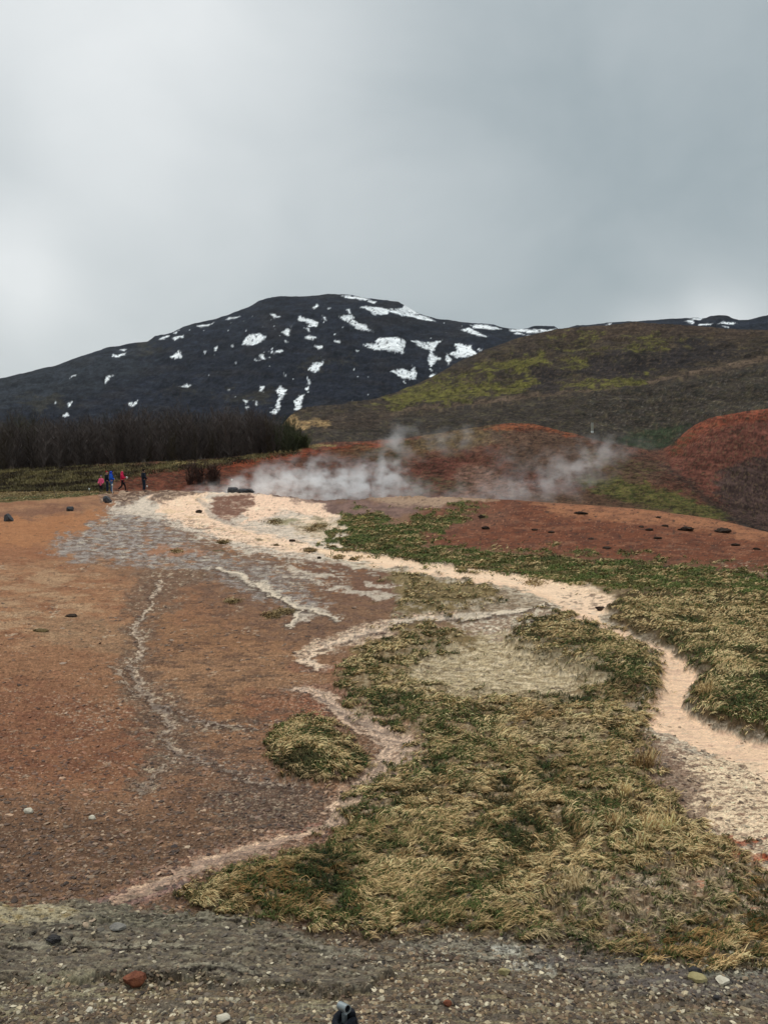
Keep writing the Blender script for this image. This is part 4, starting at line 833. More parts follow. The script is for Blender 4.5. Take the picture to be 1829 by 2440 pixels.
GREENS = [[(850,1695),(900,1640),(1050,1585),(1060,1610),(1000,1670),(900,1705)], [(765,1725),(835,1705),(835,1765),(775,1775)], [(1195,1700),(1330,1715),(1380,1790),(1280,1800),(1200,1770)], [(1300,1640),(1380,1650),(1380,1690),(1310,1690)],
          [(960,1960),(1040,1860),(1090,1870),(1070,1950),(1000,1990)], [(1400,1370),(1500,1390),(1570,1400),(1500,1450),(1440,1400)], [(1500,1480),(1640,1450),(1700,1500),(1700,1600),(1560,1560)], [(860,1500),(1100,1540),(1050,1590),(900,1600),(770,1540)],
          [(600,1955),(780,1975),(760,2010),(620,1990)], [(860,1400),(960,1380),(1000,1400),(880,1440)], [(1260,1400),(1400,1440),(1420,1500),(1300,1470)], [(740,1480),(860,1500),(860,1550),(770,1540)], [(900,1950),(960,1990),(860,2020),(800,1990)]]
PALES = [STRAW, [(1100,1570),(1250,1560),(1300,1600),(1150,1620)], [(1240,1900),(1600,1870),(1600,1930),(1400,2030),(1180,1940)], [(1150,2000),(1300,2020),(1280,2060),(1130,2030)]]
OCHRES = [[(470,1935),(560,1880),(700,1850),(760,1900),(760,1975),(600,1985)], [(1120,1540),(1200,1540),(1180,1570),(1120,1560)], [(1360,2000),(1560,2000),(1560,2090),(1380,2080)], [(1580,1860),(1700,1900),(1700,2080),(1600,2060)]]
DARKS = [[(640,1850),(760,1840),(780,1900),(700,1930),(640,1900)], [(590,1640),(700,1680),(740,1690),(640,1700)], [(1270,1440),(1400,1470),(1400,1520),(1300,1480)], [(1340,1340),(1460,1400),(1440,1410),(1340,1370)], [(1180,1930),(1230,1925),(1240,1950),(1190,1955)]]
M_GRASS = col_mat('dry grass', .75, .15, vary=.15, scale=8)
dens = np.clip(NEARG, 0, 1)**2.4*(.4+.6*sstep(-.2, .1, G_C.mot(26, 8, 131))).reshape(NEARG.shape)
gz = patch(GREENS, XG.ravel(), YG.ravel(), ZG.ravel(), 26, 40).reshape(NEARG.shape)
reg = np.interp(gpx, [300, 760, 900, 1300, 1700], [-.22, -.10, .0, .06, .02])-.10*sstep(1560, 1400, gpy)-.28*np.exp(-((gpx-1560)/200)**2-((gpy-1440)/110)**2)-.2*np.exp(-((gpx-1330)/110)**2-((gpy-1440)/70)**2)-.2*np.exp(-((gpx-680)/110)**2-((gpy-1620)/80)**2)
clump = sstep(.0, .40, CREST+.8*G_C.mot(70, 22, 461).reshape(NEARG.shape)+reg)*(1-.85*gz)
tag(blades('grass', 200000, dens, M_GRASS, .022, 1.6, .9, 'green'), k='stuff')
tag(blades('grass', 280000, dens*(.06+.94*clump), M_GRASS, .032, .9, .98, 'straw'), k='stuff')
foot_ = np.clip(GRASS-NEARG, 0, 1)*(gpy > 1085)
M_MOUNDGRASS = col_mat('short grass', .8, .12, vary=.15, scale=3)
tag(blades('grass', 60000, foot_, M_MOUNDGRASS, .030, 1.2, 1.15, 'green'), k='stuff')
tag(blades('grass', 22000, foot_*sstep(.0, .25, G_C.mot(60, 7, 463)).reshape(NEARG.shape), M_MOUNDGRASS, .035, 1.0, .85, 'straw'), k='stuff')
# upright pale tufts near the bank
def tuft_weight(pts):
    w = np.zeros(gpx.shape)
    for a, b, s in pts: w = np.maximum(w, np.exp(-((gpx-a)/s)**2-((gpy-b)/(s*.35))**2)*(np.hypot(gpx-a, gpy-b) < 3*s)*(1/s**1.0))
    return w
tag(blades('grass', 1300, tuft_weight([(1390,1655,16),(1325,1788,12),(1400,1800,12),(1440,1802,10),(1350,1722,9),(1385,1835,11),(1520,1500,16),(1235,1925,18)]), M_GRASS, .04, 3.2, 1.1, 'straw', 3.0), k='stuff')
# clumps on the silt and the mud
tag(blades('grass', 4200, tuft_weight([(481,1171,9),(668,1190,10),(690,1138,12),(670,1145,10),(590,1128,14),(500,1300,13),(585,1330,15),(612,1322,14),(1150,1260,16),(380,1192,8),(727,1205,8),(1222,1330,10)]), M_MOUNDGRASS, .024, .9, .62, 'straw'), k='stuff')
# tussocky bank behind the walkers
def hill_blades(n):
    hx, hy = pix(XH, YH, ZH)
    w = (1-sstep(-4, 6, sdf_poly(hx.ravel(), hy.ravel(), [(-150,1010),(240,1008),(420,1000),(640,972),(645,980),(500,1004),(330,1022),(240,1040),(232,1076),(-150,1100)]))).reshape(hx.shape)*(YH < 97)
    x, y, r, c = grid_pick(w, n, XH, YH); z = land(x, y)
    th = RNG.uniform(0, 6.28, n); dx, dy = np.cos(th), np.sin(th); L = .17*np.exp(RNG.normal(0, .3, n)); wd = .05
    P0 = np.stack([x, y, z], -1); top = P0+np.stack([dx*L*.6, dy*L*.6, L], -1)
    sx = np.stack([-dy, dx, 0*dx], -1)*wd
    co = np.stack([P0+sx, P0-sx, top], 1).reshape(-1, 3); q = np.arange(n*3).reshape(n, 3)
    s = fbm(x/2.5, y/3.5, 3, 78); u = np.clip(.4+2.4*s+RNG.normal(0, .2, n), 0, 1)[:,None]
    cc = lin((64, 54, 42))+(lin((128, 116, 78))-lin((64, 54, 42)))*u
    a, b = pix(x, y, z); gg = .7*(1-sstep(-3, 3, sdf_poly(a, b, [(-200,1096),(0,1072),(130,1064),(235,1060),(235,1068),(-200,1112)])))[:,None]; cc = cc*(1-gg)+gg*lin((62, 78, 42))
    cc *= (.7+.5*RNG.random(n))[:,None]
    me = bpy.data.meshes.new('grass'); mesh_from(me, co, q, False); attr(me, 'Col', np.repeat(cc, 3, 0)); return link('grass', me, M_MOUNDGRASS)
tag(hill_blades(30000), k='stuff')

bk2 = bk.reshape(gpx.shape)*(gpx > -160)
tag(blades('grass', 9000, bk2, M_MOUNDGRASS, .02, 1.2, .8, 'straw'), k='stuff')
# ------------------------------------------------------------------ gravel
def ico(sub=1):
    bm = bmesh.new(); bmesh.ops.create_icosphere(bm, subdivisions=sub, radius=1.0)
    v = np.array([p.co for p in bm.verts]); f = np.array([[w.index for w in p.verts] for p in bm.faces]); bm.free(); return v, f
def stones(name, n, weight, rmin, rmax, mat, mixp=.5, power=2.5, palette=None, bright=(.45, 1.5)):
    vis = (gpx > -350) & (gpx < 2200) & (gpy < 2300); vis = vis*np.gradient(PXC)[None]/2.0
    x, y, r, c = grid_pick(weight*vis, n, XG, YG); z = land(x, y)
    V, Fc = ico(1)
    rad = (rmin+(rmax-rmin)*RNG.random(n)**power*1.0)*(.75+.25*np.clip(y/3, .6, 4))
    sc = rad[:,None]*np.stack([.7+.7*RNG.random(n), .7+.6*RNG.random(n), .22+.3*RNG.random(n)], -1)
    jit = 1+RNG.normal(0, .20, (n, len(V), 1))
    v = V[None]*jit*sc[:,None]
    th = RNG.uniform(0, 6.28, n); ct, st = np.cos(th)[:,None], np.sin(th)[:,None]
    vx = v[...,0]*ct-v[...,1]*st; vy = v[...,0]*st+v[...,1]*ct
    tl = RNG.normal(0, .25, n)[:,None]
    co = np.stack([vx+x[:,None], vy+y[:,None], v[...,2]+vx*tl+(z+sc[:,2]*.15)[:,None]], -1).reshape(-1, 3)
    q = (Fc[None]+(np.arange(n)*len(V))[:,None,None]).reshape(-1, 3)
    base = GCOL[r, c]
    pal = np.array([lin(p) for p in palette]); pc = pal[RNG.choice(len(pal), n)]
    cc = base*(1-mixp)+pc*mixp
    cc = np.clip(cc*np.exp(RNG.uniform(math.log(bright[0]), math.log(bright[1]), n))[:,None], .015, .75)
    me = bpy.data.meshes.new(name); mesh_from(me, co, q, False); attr(me, 'Col', np.repeat(cc, len(V), 0)); return link(name, me, mat)
M_STONE = col_mat('pebble', .7, .3, vary=.2, scale=60)
front = sstep(1960, 2060, gpy)
wf = front*(1-.95*SHELFM)*(.12+.88*sstep(-.12, .1, -G_C.mot(150, 16, 201))).reshape(front.shape)
PAL_F = [(146,128,100), (122,100,76), (96,76,58), (62,50,42), (184,166,134), (136,108,78), (108,96,84), (206,192,164), (84,62,48), (110,88,66), (74,60,48)]
tag(stones('gravel', 36000, wf, .0032, .0125, M_STONE, .7, 2.6, PAL_F, (.4, 1.45)), k='stuff')
S4 = np.clip(s4*.6+brd, 0, 1).reshape(NEARG.shape)
w2 = STONY*(1-.6*S4)*(1-.85*SHELFM)*(1-front)*sstep(1380, 1750, gpy)*np.clip(1-NEARG, 0, 1)
PAL_B = [(150,118,92), (120,84,66), (86,66,56), (186,160,132), (110,92,80), (62,50,46)]
tag(stones('gravel', 16000, w2, .0030, .016, M_STONE, .35, 2.4, PAL_B, (.4, 1.7)), k='stuff')
w3 = STONY*(1-sstep(1380, 1500, gpy))*(gpy > 1110)*np.clip(1-NEARG*1.5, 0, 1)
tag(stones('gravel', 2200, w3, .006, .022, M_STONE, .4, 3.0, [(70,52,44), (90,70,58), (60,48,44), (180,160,140)], (.5, 1.2)), k='stuff')
tag(stones('gravel', 2500, SHELFM*(gpy > 1940), .003, .012, M_STONE, .5, 2.5, PAL_F, (.5, 1.4)), k='stuff')

# ------------------------------------------------------------------ bare birch thicket
def thicket(name, spots_, mat, dens=1.0, colour=None, seed=3):
    rg = np.random.default_rng(seed); A = []; B = []; W = []; Cc = []
    for (x, y, h, c, rad) in spots_:
        z = float(land(x, y))-.05
        ns = 5
        for s in range(ns):
            a = rg.uniform(0, 6.28); lean = rg.uniform(.03, .22); hh = h*rg.uniform(.7, 1.0)
            p0 = np.array([x+.15*math.cos(a), y+.15*math.sin(a), z]); top = p0+np.array([math.cos(a)*lean*hh*rad, math.sin(a)*lean*hh*rad, hh])
            mid = (p0+top)/2+rg.normal(0, .12, 3)*np.array([1, 1, 0])
            A += [p0, mid]; B += [mid, top]; W += [.035, .025]; Cc += [c*1.0, c*1.0]
            nt_ = int(rg.integers(36, 50)*dens)
            t = rg.uniform(.02, 1, nt_)
            pt = np.where(t[:,None] < .5, p0+(mid-p0)*t[:,None]*2, mid+(top-mid)*(t[:,None]-.5)*2)
            aa = rg.uniform(0, 6.28, nt_); sp_ = rg.uniform(.25, 1.3, nt_)*rad; ln = hh*rg.uniform(.10, .26, nt_)*(1.15-.6*t)
            dr = np.stack([np.cos(aa)*sp_, np.sin(aa)*sp_, np.ones(nt_)], -1)
            A += list(pt); B += list(pt+dr*ln[:,None]); W += list(rg.uniform(.025, .07, nt_)); Cc += list(c*rg.uniform(.75, 1.3, (nt_, 1)))
    A = np.array(A); B = np.array(B); W = np.array(W); Cc = np.array(Cc); n = len(A)
    th = rg.uniform(0, 3.14, n); s = np.stack([np.cos(th), np.sin(th), 0*th], -1)*W[:,None]*.5
    co = np.stack([A-s, A+s, B+s*.25, B-s*.25], 1).reshape(-1, 3); q = np.arange(n*4).reshape(n, 4)
    me = bpy.data.meshes.new(name); mesh_from(me, co, q, False); attr(me, 'Col', np.repeat(Cc, 4, 0)); return link(name, me, mat)
M_TWIG = col_mat('bare twigs', .9, .1, vary=.2, scale=2)
top_py = lambda p: np.interp(p, [-300, 0, 60, 150, 230, 300, 420, 500, 560, 620, 650, 680], [915, 902, 893, 897, 893, 884, 884, 879, 886, 904, 930, 955])
sp_ = []
rg = np.random.default_rng(21)
for i in range(620):
    p = rg.uniform(-170, 662); y = 97+34*rg.random()**1.3
    if p < 250: y = max(y, 97)
    x = (p-CX)/F*y; g = float(land(x, y)); h = float(zof(y, top_py(p)+rg.normal(8, 10)+(16 if rg.random() < .3 else 0)))-g
    c = lin((84, 75, 71))*rg.uniform(.75, 1.25)  # twig colour lightened to stand for haze over the distance
    if rg.random() < .14: c = lin((70, 62, 50))
    if p < 90 and y > 115: c = lin((84, 82, 60))
    if p > 600: c = lin((66, 68, 50))*rg.uniform(.8, 1.2)
    sp_.append((x, y, max(h, 1.5), c, 1.0))
wood = tag(thicket('birch_thicket', sp_, M_TWIG, .95), k='stuff')
def shrub(tx, ty, h, w, c, label, n=5, name='bare_shrub', ymin=60):
    p = spot(tx, ty, ymin); r = empty(name, p); tag(r, label, 'shrub')
    rg = np.random.default_rng(int(tx)); s = [(p.x+rg.uniform(-w, w), p.y+rg.uniform(-.6, .6), h*rg.uniform(.6, 1), lin(c)*rg.uniform(.8, 1.2), 1.5) for _ in range(n)]
    o = thicket('branches', s, M_TWIG, .8, seed=int(tx)); o.parent = r; o.matrix_parent_inverse = Matrix.Translation(p).inverted()
    st = stems(p, w*.6, h*.55, lin(c)*.8); st.parent = r; st.matrix_parent_inverse = Matrix.Translation(p).inverted()
    return r
def stems(p, w, h, c):
    bm = bmesh.new()
    for k in range(5):
        a = random.uniform(0, 6.28); x0, y0 = w*.4*math.cos(a), w*.4*math.sin(a)
        tube(bm, [(p.x+x0, p.y+y0, p.z-.1), (p.x+x0*1.8, p.y+y0*1.8, p.z+h*.5), (p.x+x0*2.2, p.y+y0*2.4, p.z+h)], [.05, .035, .015], 6)
    me = bpy.data.meshes.new('stem'); bm.to_mesh(me); bm.free(); attr(me, 'Col', np.tile(c, (len(me.vertices), 1))); return link('stem', me, M_TWIG)
def tube(bm, pts, rad, seg=8, cap=True):
    P = [Vector(p) for p in pts]; rings = []; up = None
    for i, p in enumerate(P):
        d = (P[min(i+1, len(P)-1)]-P[max(i-1, 0)]).normalized()
        if up is None: up = Vector((0, 0, 1)) if abs(d.z) < .9 else Vector((1, 0, 0))
        a = d.cross(up).normalized(); b = a.cross(d).normalized(); up = b
        rr = rad[i] if hasattr(rad, '__len__') else rad
        rings.append([bm.verts.new(p+(a*math.cos(t)+b*math.sin(t))*rr) for t in [2*math.pi*k/seg for k in range(seg)]])
    for r0, r1 in zip(rings[:-1], rings[1:]):
        for k in range(seg): bm.faces.new((r0[k], r0[(k+1) % seg], r1[(k+1) % seg], r1[k]))
    if cap: bm.faces.new(rings[0][::-1]); bm.faces.new(rings[-1])
    return rings
shrub(442, 1046, 2.6, 1.6, (72, 56, 50), 'dark leafless shrub on the red slope between the walkers and the steam', 16)
shrub(650, 968, 2.3, 1.3, (70, 74, 48), 'faintly green shrub closing the right end of the bare thicket', 14, 'budding_shrub', 90)

# ------------------------------------------------------------------ stones and clods one can point at
M_DARKROCK = plain_mat('dark basalt', (52, 54, 58), .85, .3, scale=9, bump=.5, c2=(84, 84, 86))
M_CLOD = plain_mat('dark clod', (44, 36, 32), .95, .15, scale=7, bump=.6, c2=(74, 60, 50))
M_BROWNCLOD = plain_mat('brown clod', (84, 68, 44), .95, .15, scale=9, bump=.6, c2=(112, 94, 62))
M_REDROCK = plain_mat('rust stone', (96, 52, 36), .85, .25, scale=40, bump=.6, c2=(138, 84, 58))
M_PALE = plain_mat('pale stone', (178, 168, 148), .8, .3, scale=40, bump=.4, c2=(208, 198, 178))
M_OLIVEST = plain_mat('yellowish stone', (136, 124, 84), .8, .3, scale=40, bump=.4, c2=(164, 150, 108))
M_GREYST = plain_mat('grey stone', (96, 92, 88), .8, .3, scale=40, bump=.4, c2=(134, 128, 118))
M_TINYDARK = plain_mat('black stone', (38, 36, 38), .8, .3, scale=40, bump=.4, c2=(60, 56, 54))
def rock(tx, ty, wpx, hpx, mat, label, name='rock', cat='rock', group=None, style='round', seed=0, ymin=.8, depth=.8, rz=0, at_y=None):
    """a stone whose foot stands at picture position (tx, ty), wpx wide and hpx tall"""
    p = spot(tx, ty, ymin)
    if at_y: x = (tx-CX)/F*at_y; p = Vector((x, at_y, float(land(x, at_y))))
    u = p.y/F; w, h = wpx*u*.5, hpx*u
    rg = random.Random(seed+int(tx*7+ty)); bm = bmesh.new(); bmesh.ops.create_icosphere(bm, subdivisions=4, radius=1)
    cuts = []
    for k in range(9):
        n_ = Vector((rg.gauss(0, 1), rg.gauss(0, 1), rg.gauss(0, .8))).normalized(); cuts.append((n_, rg.uniform(.62, .92)))
    if style == 'wedge': cuts += [(Vector((.75, 0, .66)).normalized(), .42), (Vector((-.98, 0, .15)).normalized(), .8)]
    if style == 'flat': cuts += [(Vector((.05, 0, 1)).normalized(), .58), (Vector((-.85, 0, .5)).normalized(), .74), (Vector((.85, 0, .5)).normalized(), .80)]
    if style == 'block': cuts += [(Vector((.0, 0, 1)), .72), (Vector((-1, 0, .1)).normalized(), .78), (Vector((1, 0, .1)).normalized(), .8)]
    off = rg.uniform(0, 50)
    for v in bm.verts:
        c = v.co.copy()
        for n_, d in cuts:
            k = c.dot(n_)-d
            if k > 0: c -= n_*k
        q = float(fbm(np.array([c.x*2.6+off+c.z]), np.array([c.y*2.6+c.z*1.7]), 4, 5, .65)[0])
        c *= 1+(.55 if style == 'clod' else .09)*q
        v.co = Vector((c.x*w*1.15, c.y*w*depth*1.15, c.z*h*.62+h*.38))
    bmesh.ops.recalc_face_normals(bm, faces=bm.faces)
    me = bpy.data.meshes.new(name); bm.to_mesh(me); bm.free()
    o = link(name, me, mat); o.location = p+Vector((0, 0, -h*.06)); o.rotation_euler = (0, 0, rz)
    tag(o, label, cat, group); return o
rock(19, 1126, 20, 20, M_DARKROCK, 'dark pointed marker stone farthest left on the orange slope', style='wedge', group='dark marker stones along the slope')
rock(152, 1104, 15, 13, M_DARKROCK, 'squat square dark stone midway between the pointed stone and the walkers', style='block', group='dark marker stones along the slope')
rock(233, 1085, 20, 16, M_DARKROCK, 'dark leaning stone just below the feet of the walkers', style='wedge', group='dark marker stones along the slope')
rock(503, 1066, 23, 15, M_DARKROCK, 'rounded dark boulder at the left of the pair by the steam', style='block', seed=4, at_y=60.5, group='boulders at the rim of the hot spring')
rock(530, 1067, 38, 13, M_DARKROCK, 'long flat-topped dark boulder at the right of the pair by the steam', style='flat', seed=8, at_y=59.5, group='boulders at the rim of the hot spring')
rock(430, 1108, 13, 7, M_CLOD, 'small black stone on the peach silt left of the brown oval', style='clod')
rock(481, 1175, 16, 8, M_BROWNCLOD, 'round brown moss clump on the grey silt fan', 'moss_clump', 'clump', style='clod')
rock(631, 1170, 12, 6, M_CLOD, 'black clod on the cream silt below the grass-dotted bank', 'earth_clod', 'clod', style='clod')
rock(597, 1179, 11, 4, M_BROWNCLOD, 'flat brown clod left of the black clod on the silt', 'earth_clod', 'clod', style='clod')
rock(690, 1207, 9, 5, M_CLOD, 'tiny dark clod at the lower edge of the silt fan', 'earth_clod', 'clod', style='clod')
G = 'dark clods scattered on the red mound'
for a, b, w, h, l in [(1480,1146,40,11,'largest dark clod on the red mound, under its orange rim'), (1558,1150,44,13,'dark hummocky clod nearest the right edge of the red mound crest'), (1254,1110,34,7,'flat dark clod on the crest line of the red mound'),
    (1040,1118,18,7,'small dark clod at the left top of the red mound'), (1048,1143,20,8,'dark clod with a pale chip beneath the one at the left top of the mound'), (1154,1146,16,6,'small clod in the middle of the red mound, upper of two'), (1190,1151,18,5,'flat clod just right of the upper middle one on the mound'),
    (1276,1165,16,5,'small dark clod low on the mound under the crest clod'), (1311,1185,24,6,'dark clod lowest on the red mound above the green foot'), (1385,1139,15,5,'small clod left of the pair under the orange rim'), (1401,1146,24,7,'clod touching the small one under the orange rim'),
    (1420,1119,14,5,'tiny clod highest on the orange rim'), (1435,1137,16,5,'small clod just left of the largest clod'), (1420,1164,22,6,'clod below the pair under the orange rim'), (1588,1179,22,7,'clod below the hummocky one near the right edge'),
    (1633,1187,18,6,'small clod low beside the right edge of the picture'), (1441,1228,28,6,'flat dark clod at the green foot of the mound')]:
    rock(a, b, w*.75, h*.8, M_CLOD, l, 'earth_clod', 'clod', G, 'clod', ymin=10)
rock(290, 2128, 54, 27, M_REDROCK, 'rust red angular stone on the gravel at lower left', style='block', seed=3, depth=.6)
rock(1505, 2118, 40, 17, M_OLIVEST, 'flat yellowish stone on the gravel at lower right', style='flat', seed=5)
rock(1560, 2121, 32, 10, M_PALE, 'thin pale slab right of the yellowish stone', style='flat', seed=6, rz=.5)
rock(1500, 2102, 26, 14, M_TINYDARK, 'small black stone above the yellowish stone', style='round', seed=7)
rock(482, 2204, 30, 15, M_PALE, 'cream lumpy stone by the bottom edge left of the post', style='round', seed=9)
rock(193, 2187, 18, 12, M_PALE, 'small white stone in the gravel below the rust red stone', style='block', seed=10)
rock(1545, 2158, 14, 9, M_TINYDARK, 'tiny black pebble at the far lower right under the pale slab', style='block', seed=11)
rock(966, 2172, 18, 13, M_REDROCK, 'small reddish round stone right of the post', style='round', seed=12)
rock(1090, 2104, 26, 14, M_OLIVEST, 'dull yellow cobble in the middle of the gravel', style='round', seed=13)
rock(200, 1770, 16, 10, M_PALE, 'white chip on the brown slope left of the trickle', style='block', seed=14)
rock(62, 1756, 20, 12, M_PALE, 'pale stone on the brown slope at the far left', style='block', seed=15)
rock(200, 2060, 0.1, 0.1, M_GREYST, 'x') if False else None
rock(118, 2034, 30, 14, M_TINYDARK, 'dark lump half sunk in the grey rock shelf', style='clod', seed=16)
rock(255, 2005, 36, 10, M_GREYST, 'pale-topped slab on the grey rock shelf at left', style='flat', seed=17)
rock(155, 1332, 22, 6, M_CLOD, 'dark clod alone on the sandy slope left of the gully', 'earth_clod', 'clod', style='clod')
rock(88, 1364, 30, 6, M_BROWNCLOD, 'long brown clod on the sandy slope near the left edge', 'earth_clod', 'clod', style='clod')
rock(1425, 1464, 16, 9, M_GREYST, 'x') if False else None
rock(1423, 1463, 9, 6, M_PALE, 'pale pebble in the peach stream bend', 'pebble', 'stone', style='round')
rock(1295, 1408-90, 20, 9, M_CLOD, 'dark clod on the inner bank where the stream widens', 'earth_clod', 'clod', style='clod')
# ------------------------------------------------------------------ people
def skin(name, nodes, edges, mat, parent, root=0, sub=2):
    """one continuous skinned surface: nodes are (x, y, z, radius)"""
    bm = bmesh.new(); L = bm.verts.layers.skin.verify(); vs = [bm.verts.new(n[:3]) for n in nodes]
    for a, b in edges: bm.edges.new((vs[a], vs[b]))
    for i, n in enumerate(nodes):
        r = n[3]; vs[i][L].radius = (r, n[4] if len(n) > 4 else r); vs[i][L].use_root = (i == root)
    me = bpy.data.meshes.new(name); bm.to_mesh(me); bm.free(); me.materials.append(mat)
    o = bpy.data.objects.new(name, me); COL.objects.link(o)
    if parent is not None: o.parent = parent
    m = o.modifiers.new('skin', 'SKIN'); m.use_smooth_shade = True; m.use_x_symmetry = False
    s = o.modifiers.new('sub', 'SUBSURF'); s.levels = sub; s.render_levels = sub
    return o
M_SKIN = plain_mat('skin', (190, 140, 118), .6, .3)
def cloth(name, c): return plain_mat(name, c, .85, .15, vary=.10, scale=12, bump=.2)
def person(px_, py_, H, yaw, label, coat, trousers, shoes=(40, 38, 40), hood=None, hat=None, pose='stand', coat_len=.80, ymin=55, fluff=1.0, at_y=None):
    p = spot(px_, py_, ymin)
    if at_y: x = (px_-CX)/F*at_y; p = Vector((x, at_y, float(land(x, at_y))))
    root = empty('person', p, yaw); tag(root, label, 'person')
    s = H/1.75
    def S(*n): return tuple(v*s for v in n)
    if pose == 'walk':
        kl, al, tl = (-.09, .20, .52), (-.09, .26, .09), (-.09, .42, .03); kr, ar, tr = (.09, -.04, .50), (.09, -.36, .18), (.09, -.26, .05)
    else:
        kl, al, tl = (-.11, .03, .50), (-.12, .0, .08), (-.14, .16, .03); kr, ar, tr = (.10, .04, .50), (.11, .02, .08), (.13, .18, .03)
    if pose in ('stand', 'hands'):
        el, wl = (-.27, -.02, 1.14), (-.24, .16, .96); er, wr = (.27, -.02, 1.14), (.24, .16, .97)
    if pose == 'hands':
        wl = (-.12, .24, 1.12); wr = (.14, .24, 1.10)
    if pose == 'walk':
        el, wl = (-.26, -.08, 1.16), (-.25, .06, .94); er, wr = (.25, .02, 1.17), (.16, .30, 1.22)
    body = [S(0, 0, .98, .115), S(0, -.01, 1.18, .115), S(0, -.01, 1.36, .13), S(0, 0, 1.47, .06), S(0, .01, 1.54, .055), S(0, .015, 1.62, .088), S(0, .0, 1.70, .075),
            S(-.17, -.01, 1.40, .055), S(*el, .042), S(*wl, .030), S(.17, -.01, 1.40, .055), S(*er, .042), S(*wr, .030),
            S(-.09, 0, .92, .085), S(*kl, .055), S(*al, .038), S(*tl, .032), S(.09, 0, .92, .085), S(*kr, .055), S(*ar, .038), S(*tr, .032),
            S(0, .115, 1.61, .014), S(-.092, .0, 1.61, .018), S(.092, .0, 1.61, .018)]
    ed = [(0,1),(1,2),(2,3),(3,4),(4,5),(5,6),(2,7),(7,8),(8,9),(2,10),(10,11),(11,12),(0,13),(13,14),(14,15),(15,16),(0,17),(17,18),(18,19),(19,20),(5,21),(5,22),(5,23)]
    for w, sg in ((9, -1), (12, 1)):
        wx, wy, wz = body[w][:3]; dx_, dy_, dz_ = 0, .35, -.9
        pi = len(body); body.append((wx+dx_*.05*s, wy+dy_*.06*s, wz+dz_*.06*s, .028*s)); ed.append((w, pi))
        for k, (off, ln) in enumerate(((-.022, .058), (-.007, .066), (.008, .062), (.022, .050))):
            a = len(body); bx, by, bz = body[pi][:3]
            body.append((bx+off*s, by+dy_*.03*s, bz+dz_*.03*s, .009*s)); ed.append((pi, a))
            body.append((bx+off*s*1.1, by+(dy_*ln+.012)*s, bz+dz_*(ln+.015)*s, .007*s)); ed.append((a, a+1))
        a = len(body); body.append((body[pi][0]-sg*.03*s, body[pi][1]+.02*s, body[pi][2]-.008*s, .010*s)); ed.append((pi, a)); body.append((body[a][0]-sg*.008*s, body[a][1]+.012*s, body[a][2]-.028*s, .008*s)); ed.append((a, a+1))
    skin('body', body, ed, M_SKIN, root, 0, 1)
    g = .028*s*fluff
    jk = [S(0, 0, coat_len, .125), S(0, -.01, 1.08, .14), S(0, -.01, 1.26, .15), S(0, -.01, 1.40, .12), S(0, 0, 1.49, .075),
          S(-.18, -.01, 1.40, .075), S(*el, .066), S(*wl, .050), S(.18, -.01, 1.40, .075), S(*er, .066), S(*wr, .050)]
    jk = [(a, b, c, r+g*.6) for a, b, c, r in jk]
    skin('jacket', jk, [(0,1),(1,2),(2,3),(3,4),(3,5),(5,6),(6,7),(3,8),(8,9),(9,10)], cloth('jacket cloth', coat), root, 2)
    tr_ = [S(0, 0, 1.0, .125), S(-.09, 0, .90, .10), S(*kl, .073), S(al[0], al[1], al[2]+.03, .058), S(.09, 0, .90, .10), S(*kr, .073), S(ar[0], ar[1], ar[2]+.03, .058)]
    skin('trousers', tr_, [(0,1),(1,2),(2,3),(0,4),(4,5),(5,6)], cloth('trouser cloth', trousers), root, 0)
    for a, t in ((al, tl), (ar, tr)):
        skin('shoe', [S(a[0], a[1]-.03, a[2]-.02, .048), S(t[0], t[1], t[2]+.005, .040)], [(0, 1)], cloth('shoe', shoes), root, 0)
    if hood is not None:
        skin('hood', [S(0, -.03, 1.46, .10), S(0, -.025, 1.56, .115), S(0, -.02, 1.66, .112), S(0, -.025, 1.735, .06)], [(0,1),(1,2),(2,3)], cloth('hood cloth', hood), root, 1)
    elif hat is not None:
        skin('hat', [S(0, -.01, 1.66, .104), S(0, -.015, 1.73, .085), S(0, -.015, 1.775, .035)], [(0,1),(1,2)], cloth('hat wool', hat), root, 0)
    else:
        skin('hair', [S(0, -.03, 1.60, .09), S(0, -.02, 1.68, .098), S(0, -.01, 1.735, .05)], [(0,1),(1,2)], cloth('hair', (40, 32, 28)), root, 1)
    return root, p, s
Y0 = 65.0
person(219, 1068, 1.36, R(160), 'child in a bright pink jacket, black trousers and grey hat, farthest left of the walkers', (250, 100, 144), (34, 30, 36), hat=(120, 110, 140), coat_len=.72, at_y=64.0)
person(231.5, 1064, 1.76, R(-60), 'adult in black coat and red hat, half behind the person in blue', (28, 30, 36), (38, 46, 66), hat=(176, 44, 44), coat_len=.85, at_y=66.0)
person(241, 1065, 1.76, R(-70), 'person in a hooded bright blue jacket and blue jeans beside the red hat', (40, 92, 196), (70, 100, 142), hood=(40, 76, 190), coat_len=.84, pose='hands', at_y=64.6)
pk, pp, ps = person(265, 1063, 1.64, R(-75), 'person in a hooded pink-red jacket and black trousers striding to the right', (206, 40, 78), (34, 30, 34), hood=(222, 52, 96), pose='walk', coat_len=.78, at_y=65.2)
person(311, 1061, 1.76, R(-50), 'person all in a long dark navy coat standing apart on the right', (36, 42, 52), (38, 50, 64), coat_len=.70, fluff=1.5, at_y=65.8)
